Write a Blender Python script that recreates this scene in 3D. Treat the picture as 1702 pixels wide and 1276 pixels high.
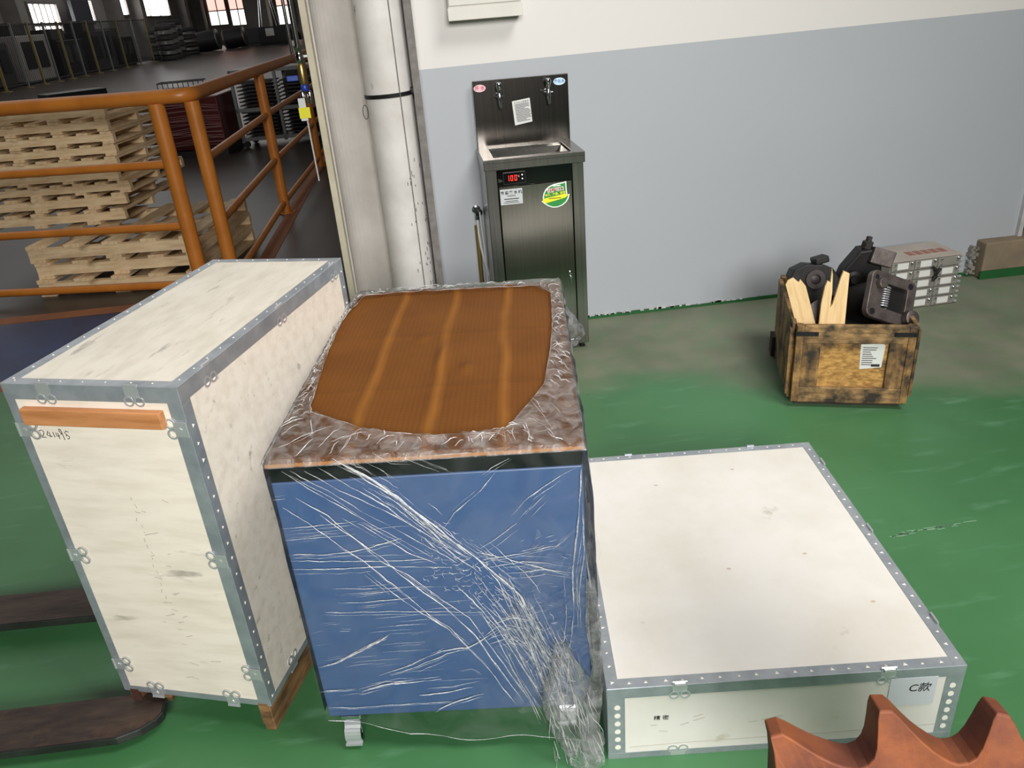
import bpy, bmesh, math, random
from mathutils import Vector, Matrix, noise
random.seed(7)
scene = bpy.context.scene
col = scene.collection
for _o in list(bpy.data.objects): bpy.data.objects.remove(_o)
R = math.radians

# ------------------------------------------------------------------ camera, world, light
cam = bpy.data.cameras.new('camera'); camo = bpy.data.objects.new('camera', cam); col.objects.link(camo)
cam.sensor_width = 36.0; cam.lens = 36.0 * 1285.4 / 1702; cam.clip_start = .05; cam.clip_end = 300
def cam_axes(yaw, pitch, roll):
    f = Vector((math.sin(yaw)*math.cos(pitch), math.cos(yaw)*math.cos(pitch), -math.sin(pitch)))
    r = Vector((math.cos(yaw), -math.sin(yaw), 0)); u = r.cross(f)
    return r*math.cos(roll)+u*math.sin(roll), -r*math.sin(roll)+u*math.cos(roll), f
_r, _u, _f = cam_axes(R(4.95), R(26.21), R(-4.70))
camo.matrix_world = Matrix(((_r.x,_u.x,-_f.x,0),(_r.y,_u.y,-_f.y,0),(_r.z,_u.z,-_f.z,1.65),(0,0,0,1)))
scene.camera = camo
scene.view_settings.view_transform = 'Standard'; scene.view_settings.look = 'None'
scene.view_settings.gamma = 1.0; scene.view_settings.use_curve_mapping = False
scene.view_settings.exposure = 0.0
w = bpy.data.worlds.new('sky'); scene.world = w; w.use_nodes = True
w.node_tree.nodes['Background'].inputs[0].default_value = (.80, .88, 1, 1)
w.node_tree.nodes['Background'].inputs[1].default_value = 1.0
def area(name, loc, target, sx, sy, power, color=(1, .98, .95), spread=180):
    l = bpy.data.lights.new(name, 'AREA'); l.shape = 'RECTANGLE'; l.size = sx; l.size_y = sy; l.energy = power; l.color = color; l.spread = R(spread)
    o = bpy.data.objects.new(name, l); col.objects.link(o); o.location = loc
    o.rotation_euler = (Vector(target)-Vector(loc)).to_track_quat('-Z', 'Y').to_euler(); return o
area('fill_high', (2.6, 0.2, 5.6), (0.0, 1.9, 0.5), 2.2, 2.0, 118, (1, .98, .95), 120)     # area light added high at right for fill and side shading
area('fill_front', (0.3, -3.6, 3.1), (0.5, 3.0, 0.9), 2.2, 1.6, 108, (1, .985, .96), 85)     # area light added behind the camera to brighten front faces
area('fill_hall', (-9.5, 32, 6.4), (-9.5, 32, 0), 12, 54, 1500)                                     # broad area light added to lift the dark hall

# ------------------------------------------------------------------ helpers
def s2l(v):
    v /= 255.0
    return v/12.92 if v <= .04045 else ((v+.055)/1.055)**2.4
def C(r, g, b): return (s2l(r), s2l(g), s2l(b), 1)
MATS = {}
def nmat(name):
    m = bpy.data.materials.new(name); m.use_nodes = True; MATS[name] = m
    return m, m.node_tree, m.node_tree.nodes['Principled BSDF']
def mat(name, c1, c2=None, scale=6, rough=.5, metal=0, bump=0, stretch=(1, 1, 1), lo=.35, hi=.65, c3=None, scale3=3, lo3=.6, hi3=.7, stretch3=(1, 1, 1), detail=6, rvar=0, spec=.5):
    m, nt, b = nmat(name)
    b.inputs['Roughness'].default_value = rough; b.inputs['Metallic'].default_value = metal
    b.inputs['Specular IOR Level'].default_value = spec
    b.inputs['Base Color'].default_value = c1
    if c2 is None and not bump: return m
    tc = nt.nodes.new('ShaderNodeTexCoord')
    def nz(sc, st, det):
        mp = nt.nodes.new('ShaderNodeMapping'); mp.inputs['Scale'].default_value = st
        n = nt.nodes.new('ShaderNodeTexNoise'); n.inputs['Scale'].default_value = sc; n.inputs['Detail'].default_value = det; n.inputs['Roughness'].default_value = .6
        nt.links.new(tc.outputs['Object'], mp.inputs[0]); nt.links.new(mp.outputs[0], n.inputs['Vector']); return n
    n = nz(scale, stretch, detail)
    if c2 is not None:
        mr = nt.nodes.new('ShaderNodeMapRange'); mr.inputs[1].default_value = lo; mr.inputs[2].default_value = hi
        nt.links.new(n.outputs[0], mr.inputs[0])
        mx = nt.nodes.new('ShaderNodeMix'); mx.data_type = 'RGBA'; mx.inputs['A'].default_value = c1; mx.inputs['B'].default_value = c2
        nt.links.new(mr.outputs[0], mx.inputs['Factor']); out = mx.outputs['Result']
        if c3 is not None:
            n3 = nz(scale3, stretch3, 8); m3 = nt.nodes.new('ShaderNodeMapRange'); m3.inputs[1].default_value = lo3; m3.inputs[2].default_value = hi3
            nt.links.new(n3.outputs[0], m3.inputs[0])
            x3 = nt.nodes.new('ShaderNodeMix'); x3.data_type = 'RGBA'; x3.inputs['B'].default_value = c3
            nt.links.new(m3.outputs[0], x3.inputs['Factor']); nt.links.new(out, x3.inputs['A']); out = x3.outputs['Result']
        nt.links.new(out, b.inputs['Base Color'])
        if rvar:
            rr = nt.nodes.new('ShaderNodeMapRange'); rr.inputs[3].default_value = rough-rvar; rr.inputs[4].default_value = rough+rvar
            nt.links.new(n.outputs[0], rr.inputs[0]); nt.links.new(rr.outputs[0], b.inputs['Roughness'])
    if bump:
        bp = nt.nodes.new('ShaderNodeBump'); bp.inputs['Strength'].default_value = bump; bp.inputs['Distance'].default_value = .01
        nt.links.new(n.outputs[0], bp.inputs['Height']); nt.links.new(bp.outputs[0], b.inputs['Normal'])
    return m
def emat(name, c, s):
    m, nt, b = nmat(name); b.inputs['Base Color'].default_value = c; b.inputs['Emission Color'].default_value = c; b.inputs['Emission Strength'].default_value = s; return m

class MB:
    def __init__(s): s.v = []; s.f = []
    def add(s, vs, fs, M=None):
        k = len(s.v)
        for p in vs:
            p = Vector(p)
            s.v.append(M @ p if M else p)
        s.f += [tuple(i+k for i in f) for f in fs]; return s
    def box(s, a, b, M=None):
        (x0, y0, z0), (x1, y1, z1) = a, b
        return s.add([(x0,y0,z0),(x1,y0,z0),(x1,y1,z0),(x0,y1,z0),(x0,y0,z1),(x1,y0,z1),(x1,y1,z1),(x0,y1,z1)],
                     [(0,3,2,1),(4,5,6,7),(0,1,5,4),(1,2,6,5),(2,3,7,6),(3,0,4,7)], M)
    def prism(s, poly, h0, h1, M=None):      # poly in xy (counter-clockwise), extruded in z
        n = len(poly)
        return s.add([(x, y, h0) for x, y in poly]+[(x, y, h1) for x, y in poly],
                     [tuple(range(n-1, -1, -1)), tuple(range(n, 2*n))]+[(i, (i+1) % n, n+(i+1) % n, n+i) for i in range(n)], M)
    def ring(s, outer, inner, h0, h1, M=None):   # frame between two loops of equal count
        n = len(outer); vs = [(x, y, h) for h in (h0, h1) for L in (outer, inner) for x, y in L]
        fs = []
        for i in range(n):
            j = (i+1) % n
            fs += [(i, n+i, n+j, j), (2*n+i, 2*n+j, 3*n+j, 3*n+i), (i, j, 2*n+j, 2*n+i), (n+i, 3*n+i, 3*n+j, n+j)]
        return s.add(vs, fs, M)
    def tube(s, pts, r, n=8, M=None, caps=True):
        pts = [Vector(p) for p in pts]; rs = r if isinstance(r, (list, tuple)) else [r]*len(pts)
        vs = []; up = None
        for i, p in enumerate(pts):
            t = (pts[min(i+1, len(pts)-1)]-pts[max(i-1, 0)]).normalized()
            if up is None: up = Vector((0, 0, 1)) if abs(t.z) < .9 else Vector((1, 0, 0))
            a = t.cross(up).normalized(); b = a.cross(t).normalized(); up = b
            for k in range(n):
                q = 2*math.pi*k/n; vs.append(p+(a*math.cos(q)+b*math.sin(q))*rs[i])
        fs = [(i*n+k, i*n+(k+1) % n, (i+1)*n+(k+1) % n, (i+1)*n+k) for i in range(len(pts)-1) for k in range(n)]
        if caps: fs += [tuple(range(n-1, -1, -1)), tuple(range((len(pts)-1)*n, len(pts)*n))]
        return s.add(vs, fs, M)
    def lathe(s, prof, n=20, M=None):       # prof of (radius, z)
        vs = [(r*math.cos(2*math.pi*k/n), r*math.sin(2*math.pi*k/n), z) for r, z in prof for k in range(n)]
        m = len(prof)
        fs = [(i*n+k, i*n+(k+1) % n, (i+1)*n+(k+1) % n, (i+1)*n+k) for i in range(m-1) for k in range(n)]
        fs += [tuple(range(n-1, -1, -1)), tuple(range((m-1)*n, m*n))]
        return s.add(vs, fs, M)
    def mesh(s, name, m, smooth=False):
        me = bpy.data.meshes.new(name); me.from_pydata([tuple(v) for v in s.v], [], s.f); me.validate()
        me.materials.append(MATS[m] if isinstance(m, str) else m)
        bm = bmesh.new(); bm.from_mesh(me); bmesh.ops.recalc_face_normals(bm, faces=bm.faces); bm.to_mesh(me); bm.free()
        if smooth:
            me.polygons.foreach_set('use_smooth', [True]*len(me.polygons))
            try: me.set_sharp_from_angle(angle=R(40))
            except Exception: pass
        return me
    def build(s, name, m, parent=None, smooth=False, bevel=0, loc=None, rz=0):
        o = bpy.data.objects.new(name, s.mesh(name, m, smooth)); col.objects.link(o); o.parent = parent
        if loc: o.location = loc
        o.rotation_euler.z = rz
        if bevel:
            b = o.modifiers.new('bevel', 'BEVEL'); b.width = bevel; b.segments = 2; b.limit_method = 'ANGLE'; b.angle_limit = R(50)
        return o
def put(name, me, parent, M=None):
    o = bpy.data.objects.new(name, me); col.objects.link(o); o.parent = parent
    if M is not None: o.matrix_local = M
    return o
def tag(o, label, cat, group=None):
    o['label'] = label; o['category'] = cat
    if group: o['group'] = group
    return o
def thing(name, label, cat, loc=(0, 0, 0), rz=0, group=None):
    o = bpy.data.objects.new(name, None); o.empty_display_size = .1; col.objects.link(o); o.location = loc; o.rotation_euler.z = rz
    return tag(o, label, cat, group)
def struct(o): o['kind'] = 'structure'; return o
def stuff(o): o['kind'] = 'stuff'; return o
def basis(o, x, y, z=None):
    x = Vector(x).normalized(); y = Vector(y).normalized(); z = Vector(z).normalized() if z else x.cross(y)
    return Matrix(((x.x,y.x,z.x,o[0]),(x.y,y.y,z.y,o[1]),(x.z,y.z,z.z,o[2]),(0,0,0,1)))
def T(x, y, z): return Matrix.Translation((x, y, z))
def RX(a): return Matrix.Rotation(R(a), 4, 'X')
def RY(a): return Matrix.Rotation(R(a), 4, 'Y')
def RZ(a): return Matrix.Rotation(R(a), 4, 'Z')
def text(name, body, size, m, parent, M, align='CENTER', shear=0, depth=.0003, bold=0):
    c = bpy.data.curves.new(name, 'FONT'); c.body = body; c.size = size; c.align_x = align; c.align_y = 'CENTER'; c.shear = shear; c.extrude = depth; c.offset = bold
    o = bpy.data.objects.new(name+'_tmp', c); col.objects.link(o)
    dg = bpy.context.evaluated_depsgraph_get(); me = bpy.data.meshes.new_from_object(o.evaluated_get(dg)); bpy.data.objects.remove(o)
    me.materials.clear(); me.materials.append(MATS[m]); return put(name, me, parent, M)
def circ(r, n=16, cx=0, cy=0, sx=1): return [(cx+r*sx*math.cos(2*math.pi*k/n), cy+r*math.sin(2*math.pi*k/n)) for k in range(n)]
def rrect(x0, y0, x1, y1, r, n=4):
    p = []
    for cx, cy, a in ((x1-r, y0+r, -90), (x1-r, y1-r, 0), (x0+r, y1-r, 90), (x0+r, y0+r, 180)):
        for k in range(n+1): p.append((cx+r*math.cos(R(a+90*k/n)), cy+r*math.sin(R(a+90*k/n))))
    return p
FRONT = Matrix(((1,0,0,0),(0,0,-1,0),(0,1,0,0),(0,0,0,1)))     # drawing plane xy -> xz, facing -y

# ------------------------------------------------------------------ materials
mat('ply', C(232,222,208), C(214,203,187), 5, .55, bump=.05, stretch=(1,6,6), lo=.42, hi=.75, c3=C(120,114,104), scale3=5, lo3=.62, hi3=.78, stretch3=(1,5,5))
mat('ply_top', C(226,219,205), C(204,196,180), 6, .55, bump=.05, stretch=(3,1,1), lo=.42, hi=.75, c3=C(112,106,98), scale3=7, lo3=.60, hi3=.80, stretch3=(4,1,1))
mat('ply_clean', C(228,224,218), C(216,211,200), 3.2, .5, bump=.04, lo=.4, hi=.7, c3=C(168,156,132), scale3=6, lo3=.68, hi3=.80)
mat('galv', C(176,182,188), C(150,157,164), 14, .36, .5, bump=.06, rvar=.08)
mat('galv_bright', C(205,208,210), None, rough=.3, metal=.6)
mat('tab_white', C(232,228,216), None, rough=.6)
mat('skid_wood', C(150,112,72), C(84,60,38), 9, .7, stretch=(1,1,6), bump=.2)
mat('red_wood', C(196,136,88), C(170,112,66), 6, .55, stretch=(1,8,8), bump=.08, c3=C(70,50,40), scale3=5, lo3=.63, hi3=.75)
mat('ink', C(38,36,38), None, rough=.7)
mat('blue_paint', C(68,94,135), C(64,88,128), 8, .42, bump=.02)
mat('black_gloss', C(14,16,20), None, rough=.25)
mat('chrome', C(210,212,215), None, rough=.12, metal=1)
mat('rubber', C(22,22,23), None, rough=.6)
mat('pine', C(240,216,176), C(216,184,140), 6, .65, stretch=(1,6,6), bump=.15, c3=C(120,92,58), scale3=4, lo3=.62, hi3=.8)
mat('pine_y', C(240,216,176), C(214,182,138), 6, .65, stretch=(6,1,6), bump=.15, c3=C(120,92,58), scale3=4, lo3=.62, hi3=.8)
mat('orange_paint', C(196,120,46), C(178,106,38), 5, .38, bump=.02)
mat('concrete_white', C(216,212,208), C(196,190,185), 4, .6, bump=.05, c3=C(120,112,106), scale3=14, lo3=.68, hi3=.76, stretch3=(1,1,.5))
mat('concrete_grey', C(190,184,178), C(170,164,158), 3, .7, bump=.08)
mat('flange_dark', C(128,122,118), C(104,98,95), 20, .7, bump=.2)
mat('flange_cream', C(190,182,160), C(170,160,138), 6, .6)
mat('dark_metal', C(40,40,42), C(28,28,30), 10, .5, .5)
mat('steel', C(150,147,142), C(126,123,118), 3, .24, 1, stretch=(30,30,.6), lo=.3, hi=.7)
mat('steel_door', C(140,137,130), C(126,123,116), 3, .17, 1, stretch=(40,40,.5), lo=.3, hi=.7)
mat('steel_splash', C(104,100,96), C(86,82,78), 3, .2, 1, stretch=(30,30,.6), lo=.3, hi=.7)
mat('black_panel', C(8,8,9), None, rough=.12)
emat('led_red', (1, .03, .02, 1), 1.6); emat('led_white', (1, .75, .75, 1), 6)
mat('paper', C(214,214,210), None, rough=.6); mat('silver_label', C(196,198,200), None, rough=.4, metal=.2)
mat('pink_label', C(226,186,192), None, rough=.4); mat('cyan_label', C(196,222,238), None, rough=.4)
mat('text_red', C(196,36,60), None, rough=.5); mat('text_blue', C(40,110,170), None, rough=.5); mat('text_white', C(245,245,240), None, rough=.5)
mat('text_yellow', C(240,226,60), None, rough=.5)
mat('sticker_green', C(46,140,66), None, rough=.35); mat('sticker_yellow', C(240,230,50), None, rough=.35); mat('sticker_white', C(236,246,234), None, rough=.35)
mat('ebox', C(214,211,202), C(204,200,190), 5, .45)
mat('hose_white', C(206,206,204), None, rough=.4); mat('brass', C(176,150,96), None, rough=.35, metal=.9)
mat('osb', C(200,154,84), C(142,100,48), 34, .7, stretch=(1,1,2.2), bump=.25, detail=3, c3=C(70,52,34), scale3=9, lo3=.48, hi3=.68)
mat('old_board', C(180,144,94), C(128,96,58), 11, .72, stretch=(1,5,7), bump=.25, c3=C(46,38,30), scale3=10, lo3=.41, hi3=.62)
mat('old_post', C(178,138,84), C(124,88,48), 9, .72, stretch=(6,6,1), bump=.25, c3=C(46,38,30), scale3=10, lo3=.41, hi3=.62)
mat('grimy', C(60,50,40), C(32,28,25), 8, .75, bump=.2)
mat('cast_iron', C(74,68,66), C(50,46,46), 14, .5, .55, bump=.25)
mat('cast_light', C(112,102,98), C(84,76,74), 18, .45, .6, bump=.25)
mat('black_iron', C(34,32,32), C(22,21,22), 12, .55, .4, bump=.2)
mat('fresh_wood', C(232,202,152), C(214,178,122), 7, .6, stretch=(8,8,1), bump=.1, c3=C(150,104,60), scale3=7, lo3=.68, hi3=.78)
mat('rust', C(122,68,48), C(98,52,38), 9, .68, .25, bump=.25, c3=C(162,92,44), scale3=4, lo3=.5, hi3=.68)
mat('rust_dark', C(92,56,44), C(70,44,36), 12, .7, .25, bump=.25)
mat('rust_orange', C(138,76,40), C(116,62,34), 7, .66, .25, bump=.2)
mat('fork_steel', C(84,70,62), C(58,48,44), 8, .5, .5, stretch=(1,4,1), bump=.15, c3=C(108,84,66), scale3=5, lo3=.55, hi3=.7)
mat('fork_edge', C(92,94,92), C(70,70,70), 10, .4, .8)
mat('cab_grey', C(150,146,138), C(134,130,124), 8, .45, .2); mat('cab_top', C(176,166,154), C(160,150,140), 5, .5); mat('cab_red', C(150,100,86), None, rough=.6)
mat('hall_dark', C(52,50,50), C(36,35,36), 1.5, .7); mat('hall_black', C(20,20,24), None, rough=.5); mat('hall_grey', C(156,151,147), C(134,130,126), .8, .8)
mat('hall_wall', C(172,168,163), C(150,146,142), .4, .85); mat('hall_post', C(128,116,70), None, rough=.6); mat('hall_red', C(92,34,32), C(74,28,28), 3, .3)
mat('hall_steel', C(150,150,150), C(110,110,110), 6, .35, .7); mat('hall_frame', C(128,132,132), None, rough=.5, metal=.3); mat('hall_box', C(60,62,70), None, rough=.5)
mat('tile_orange', C(150,92,56), C(128,80,52), 4, .7); mat('blue_floor', C(44,62,104), C(34,48,82), 2.5, .5, bump=.05)
mat('wall_plain', C(92,90,86), None, rough=.9); mat('ceil', C(96,95,92), None, rough=.9)
mat('blue_handle', C(30,62,150), None, rough=.4); mat('yellow_tag', C(236,228,30), None, rough=.5)
mat('step_concrete', C(136,120,98), C(118,106,88), 6, .8, bump=.15); mat('green_paint', C(20,92,40), C(28,80,38), 9, .6)
mat('white_trim', C(196,196,196), C(170,170,170), 12, .7, bump=.1)
emat('sky_white', (1, .97, .96, 1), 7); emat('sky_pink', (1, .50, .42, 1), 1.5); emat('sky_green', (.95, 1, .9, 1), 2.2)

def floor_green():
    m, nt, b = nmat('floor_green'); N = nt.nodes.new; L = nt.links.new
    tc = N('ShaderNodeTexCoord'); sp = N('ShaderNodeSeparateXYZ'); L(tc.outputs['Object'], sp.inputs[0])
    def nz(sc, st=(1,1,1), d=6):
        mp = N('ShaderNodeMapping'); mp.inputs['Scale'].default_value = st; n = N('ShaderNodeTexNoise'); n.inputs['Scale'].default_value = sc; n.inputs['Detail'].default_value = d
        L(tc.outputs['Object'], mp.inputs[0]); L(mp.outputs[0], n.inputs['Vector']); return n.outputs[0]
    def ma(op, a, bb, c=None):
        n = N('ShaderNodeMath'); n.operation = op
        for i, v in enumerate((a, bb, c)):
            if v is None: continue
            if isinstance(v, (int, float)): n.inputs[i].default_value = v
            else: L(v, n.inputs[i])
        return n.outputs[0]
    def mr(v, a, bb): n = N('ShaderNodeMapRange'); n.inputs[1].default_value = a; n.inputs[2].default_value = bb; n.interpolation_type = 'SMOOTHSTEP'; L(v, n.inputs[0]); return n.outputs[0]
    def mix(f, a, bb):
        n = N('ShaderNodeMix'); n.data_type = 'RGBA'; L(f, n.inputs['Factor'])
        for k, v in (('A', a), ('B', bb)):
            if isinstance(v, tuple): n.inputs[k].default_value = v
            else: L(v, n.inputs[k])
        return n.outputs['Result']
    base = mix(mr(nz(1.1), .35, .65), C(60,110,66), C(72,124,80))
    base = mix(mr(nz(5, (1,4,1)), .55, .8), base, C(86,134,98))
    # the worn, dusty patch along the wall: trodden olive concrete, wider to the right
    edge = ma('MULTIPLY_ADD', sp.outputs['X'], .30, sp.outputs['Y'])
    edge = ma('ADD', edge, ma('MULTIPLY', ma('SUBTRACT', nz(1.6, (1,1.6,1)), .5), 1.6))
    worn = mr(edge, 3.15, 3.85)
    fine = mr(nz(7), .3, .7)
    worn = ma('MULTIPLY', worn, ma('MULTIPLY_ADD', fine, .3, .7))
    olive = mix(mr(nz(2.3), .35, .7), C(126,128,108), C(108,110,92))
    colr = mix(worn, base, olive)
    spots = mr(nz(17), .70, .76)
    colr = mix(ma('MULTIPLY', spots, .35), colr, C(40,66,44))
    L(colr, b.inputs['Base Color'])
    rg = ma('MULTIPLY_ADD', worn, .25, .46); L(rg, b.inputs['Roughness'])
    bp = N('ShaderNodeBump'); bp.inputs['Strength'].default_value = .04; L(nz(9), bp.inputs['Height']); L(bp.outputs[0], b.inputs['Normal'])
floor_green()
def hall_floor():
    mat('floor_hall', C(62,54,48), C(50,44,40), .8, .38, stretch=(1,2,1), bump=.02)
hall_floor()
def wall_paint():
    m, nt, b = nmat('wall_paint'); N = nt.nodes.new; L = nt.links.new
    tc = N('ShaderNodeTexCoord'); sp = N('ShaderNodeSeparateXYZ'); L(tc.outputs['Object'], sp.inputs[0])
    n = N('ShaderNodeTexNoise'); n.inputs['Scale'].default_value = 30; L(tc.outputs['Object'], n.inputs['Vector'])
    a = N('ShaderNodeMath'); a.operation = 'MULTIPLY_ADD'; L(sp.outputs['X'], a.inputs[0]); a.inputs[1].default_value = -.012; L(sp.outputs['Z'], a.inputs[2])
    g = N('ShaderNodeMath'); g.operation = 'GREATER_THAN'; g.inputs[1].default_value = 1.388; L(a.outputs[0], g.inputs[0])
    n2 = N('ShaderNodeTexNoise'); n2.inputs['Scale'].default_value = 1.2; L(tc.outputs['Object'], n2.inputs['Vector'])
    gm = N('ShaderNodeMix'); gm.data_type = 'RGBA'; gm.inputs['A'].default_value = C(164,168,173); gm.inputs['B'].default_value = C(172,175,180); L(n2.outputs[0], gm.inputs['Factor'])
    mx = N('ShaderNodeMix'); mx.data_type = 'RGBA'; mx.inputs['B'].default_value = C(214,210,206); L(gm.outputs['Result'], mx.inputs['A']); L(g.outputs[0], mx.inputs['Factor'])
    L(mx.outputs['Result'], b.inputs['Base Color']); b.inputs['Roughness'].default_value = .55
    bp = N('ShaderNodeBump'); bp.inputs['Strength'].default_value = .03; L(n.outputs[0], bp.inputs['Height']); L(bp.outputs[0], b.inputs['Normal'])
wall_paint()
def kraft():
    m, nt, b = nmat('kraft'); N = nt.nodes.new; L = nt.links.new
    tc = N('ShaderNodeTexCoord')
    def wave(dirn, sc):
        v = N('ShaderNodeTexWave'); v.wave_type = 'BANDS'; v.bands_direction = dirn; v.inputs['Scale'].default_value = sc; v.inputs['Distortion'].default_value = .8; L(tc.outputs['Object'], v.inputs['Vector']); return v.outputs['Fac']
    n = N('ShaderNodeTexNoise'); n.inputs['Scale'].default_value = 5; n.inputs['Detail'].default_value = 5; L(tc.outputs['Object'], n.inputs['Vector'])
    a = N('ShaderNodeMath'); a.operation = 'MULTIPLY'; L(wave('X', 26), a.inputs[0]); L(wave('Y', 30), a.inputs[1])
    s = N('ShaderNodeMath'); s.operation = 'MULTIPLY_ADD'; L(a.outputs[0], s.inputs[0]); s.inputs[1].default_value = .35; L(n.outputs[0], s.inputs[2])
    mr = N('ShaderNodeMapRange'); mr.inputs[1].default_value = .3; mr.inputs[2].default_value = 1.0; L(s.outputs[0], mr.inputs[0])
    mx = N('ShaderNodeMix'); mx.data_type = 'RGBA'; mx.inputs['A'].default_value = C(100,58,16); mx.inputs['B'].default_value = C(120,74,27); L(mr.outputs[0], mx.inputs['Factor'])
    sp = N('ShaderNodeSeparateXYZ'); L(tc.outputs['Object'], sp.inputs[0]); nw = N('ShaderNodeTexNoise'); nw.inputs['Scale'].default_value = 4; L(tc.outputs['Object'], nw.inputs['Vector'])
    xw = N('ShaderNodeMath'); xw.operation = 'MULTIPLY_ADD'; L(nw.outputs[0], xw.inputs[0]); xw.inputs[1].default_value = .03; L(sp.outputs['X'], xw.inputs[2])
    acc = None
    for c0 in (.178, .340, .502):      # worn, lighter fold lines of the paper
        d = N('ShaderNodeMath'); d.operation = 'SUBTRACT'; L(xw.outputs[0], d.inputs[0]); d.inputs[1].default_value = c0
        ab = N('ShaderNodeMath'); ab.operation = 'ABSOLUTE'; L(d.outputs[0], ab.inputs[0])
        k = N('ShaderNodeMapRange'); k.inputs[1].default_value = .002; k.inputs[2].default_value = .018; k.inputs[3].default_value = .38; k.inputs[4].default_value = 0; L(ab.outputs[0], k.inputs[0])
        if acc is None: acc = k.outputs[0]
        else:
            m2 = N('ShaderNodeMath'); m2.operation = 'MAXIMUM'; L(acc, m2.inputs[0]); L(k.outputs[0], m2.inputs[1]); acc = m2.outputs[0]
    fx = N('ShaderNodeMix'); fx.data_type = 'RGBA'; L(acc, fx.inputs['Factor']); L(mx.outputs['Result'], fx.inputs['A']); fx.inputs['B'].default_value = C(166,108,40)
    L(fx.outputs['Result'], b.inputs['Base Color']); b.inputs['Roughness'].default_value = .7; b.inputs['Specular IOR Level'].default_value = .2
    bp = N('ShaderNodeBump'); bp.inputs['Strength'].default_value = .06; L(a.outputs[0], bp.inputs['Height']); L(bp.outputs[0], b.inputs['Normal'])
kraft()
mat('kraft_edge', C(176,116,46), None, rough=.55)
def film(name, lo, hi, scale, bump, white=.85, rough=.14, ior=1.45):
    m, nt, b = nmat(name); N = nt.nodes.new; L = nt.links.new
    out = nt.nodes['Material Output']
    tc = N('ShaderNodeTexCoord'); n = N('ShaderNodeTexNoise'); n.inputs['Scale'].default_value = scale; n.inputs['Detail'].default_value = 5; n.inputs['Distortion'].default_value = 1.2; L(tc.outputs['Object'], n.inputs['Vector'])
    bp = N('ShaderNodeBump'); bp.inputs['Strength'].default_value = bump; bp.inputs['Distance'].default_value = .02; L(n.outputs[0], bp.inputs['Height'])
    b.inputs['Base Color'].default_value = (white, white, white, 1); b.inputs['Roughness'].default_value = rough; b.inputs['Specular IOR Level'].default_value = .8
    L(bp.outputs[0], b.inputs['Normal'])
    gl = N('ShaderNodeBsdfGlossy'); gl.inputs['Roughness'].default_value = rough; L(bp.outputs[0], gl.inputs['Normal'])
    fr = N('ShaderNodeFresnel'); fr.inputs['IOR'].default_value = ior; L(bp.outputs[0], fr.inputs['Normal'])
    tr = N('ShaderNodeBsdfTransparent'); tr.inputs['Color'].default_value = (.98, .98, .98, 1)
    mg = N('ShaderNodeMixShader'); L(fr.outputs[0], mg.inputs[0]); L(tr.outputs[0], mg.inputs[1]); L(gl.outputs[0], mg.inputs[2])
    mr = N('ShaderNodeMapRange'); mr.inputs[1].default_value = .35; mr.inputs[2].default_value = .75; mr.inputs[3].default_value = lo; mr.inputs[4].default_value = hi; L(n.outputs[0], mr.inputs[0])
    mx = N('ShaderNodeMixShader'); L(mr.outputs[0], mx.inputs[0]); L(mg.outputs[0], mx.inputs[1]); tl = N('ShaderNodeBsdfTranslucent'); tl.inputs['Color'].default_value = (white, white, white, 1); wm = N('ShaderNodeMixShader'); wm.inputs[0].default_value = .35; L(b.outputs[0], wm.inputs[1]); L(tl.outputs[0], wm.inputs[2]); L(wm.outputs[0], mx.inputs[2]); L(mx.outputs[0], out.inputs[0])
film('film_clear', 0.0, .06, 9, .25, .95, .12, 1.18)
film('film_crinkle', .02, .34, 24, .8, .95, .2, 1.3)
film('film_bunch', .02, .22, 20, .8, .95, .2, 1.2)
film('film_haze', .0, .09, 34, .6, .95, .2, 1.15)
film('film_fold_glint', .45, 1.0, 90, .5, 1, .15)  # film folds; reflected glints are put into the opaque white colour

# ------------------------------------------------------------------ setting
HY = 4.30
struct(MB().box((-1.38, -8, -.3), (8, HY, 0)).add([], []).build('floor', 'floor_green'))
g2 = struct(MB().box((-19, -8, -.3), (-1.38, 3.98, 0)).build('floor_left', 'floor_green'))
struct(MB().box((-19, 3.98, -.3), (-1.38, 4.12, .002)).build('trim_1', 'tile_orange'))
struct(MB().box((-19, 4.12, -.3), (-1.38, 5.10, 0)).build('floor_blue_lane', 'blue_floor'))
fh = MB().box((-19, 5.10, -.3), (-1.38, 86, 0)); fh.box((-1.38, HY, -.3), (-.45, 86, 0))
struct(fh.build('floor_hall', 'floor_hall'))
ln = MB(); ln.box((-19, 5.12, 0), (-1.25, 5.24, .004)); ln.box((-1.37, 5.24, 0), (-1.25, 30, .004))
struct(ln.build('trim_2', 'tile_orange'))
struct(MB().box((.02, 4.055, 0), (3.38, 4.25, 6.5)).build('wall_front', 'wall_paint'))
struct(MB().box((3.38, 4.055, 2.3), (8, 4.25, 6.5)).build('wall_above_door', 'wall_paint'))
struct(MB().box((4.4, 4.055, 0), (8, 4.25, 2.3)).build('wall_beside_door', 'wall_paint'))
d1 = struct(MB().box((3.38, 4.14, .0), (4.42, 4.2, 2.3)).build('doorway_dark', 'hall_dark', bevel=.004))  # dark panel in the doorway; shade of the void put into its colour
MB().box((3.36, 4.03, .21), (3.385, 4.16, 2.32)).build('door_jamb', 'white_trim', d1)
st = struct(MB().box((3.13, 3.97, 0), (4.6, 4.13, .215)).build('trim_3', 'step_concrete', bevel=.008))
MB().box((3.12, 3.962, 0), (4.6, 3.97, .05)).build('paint_band', 'green_paint', st)
rub = MB()
for k in range(26):
    z = random.uniform(.01, .2); x = 3.10+random.uniform(-.02, .03); r = random.uniform(.004, .011)
    rub.box((x-r, 4.03-r, z-r), (x+r, 4.055, z+r), None)
stuff(rub.build('rubble_edge', 'cab_grey', st))
bb = MB(); x = .76
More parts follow.
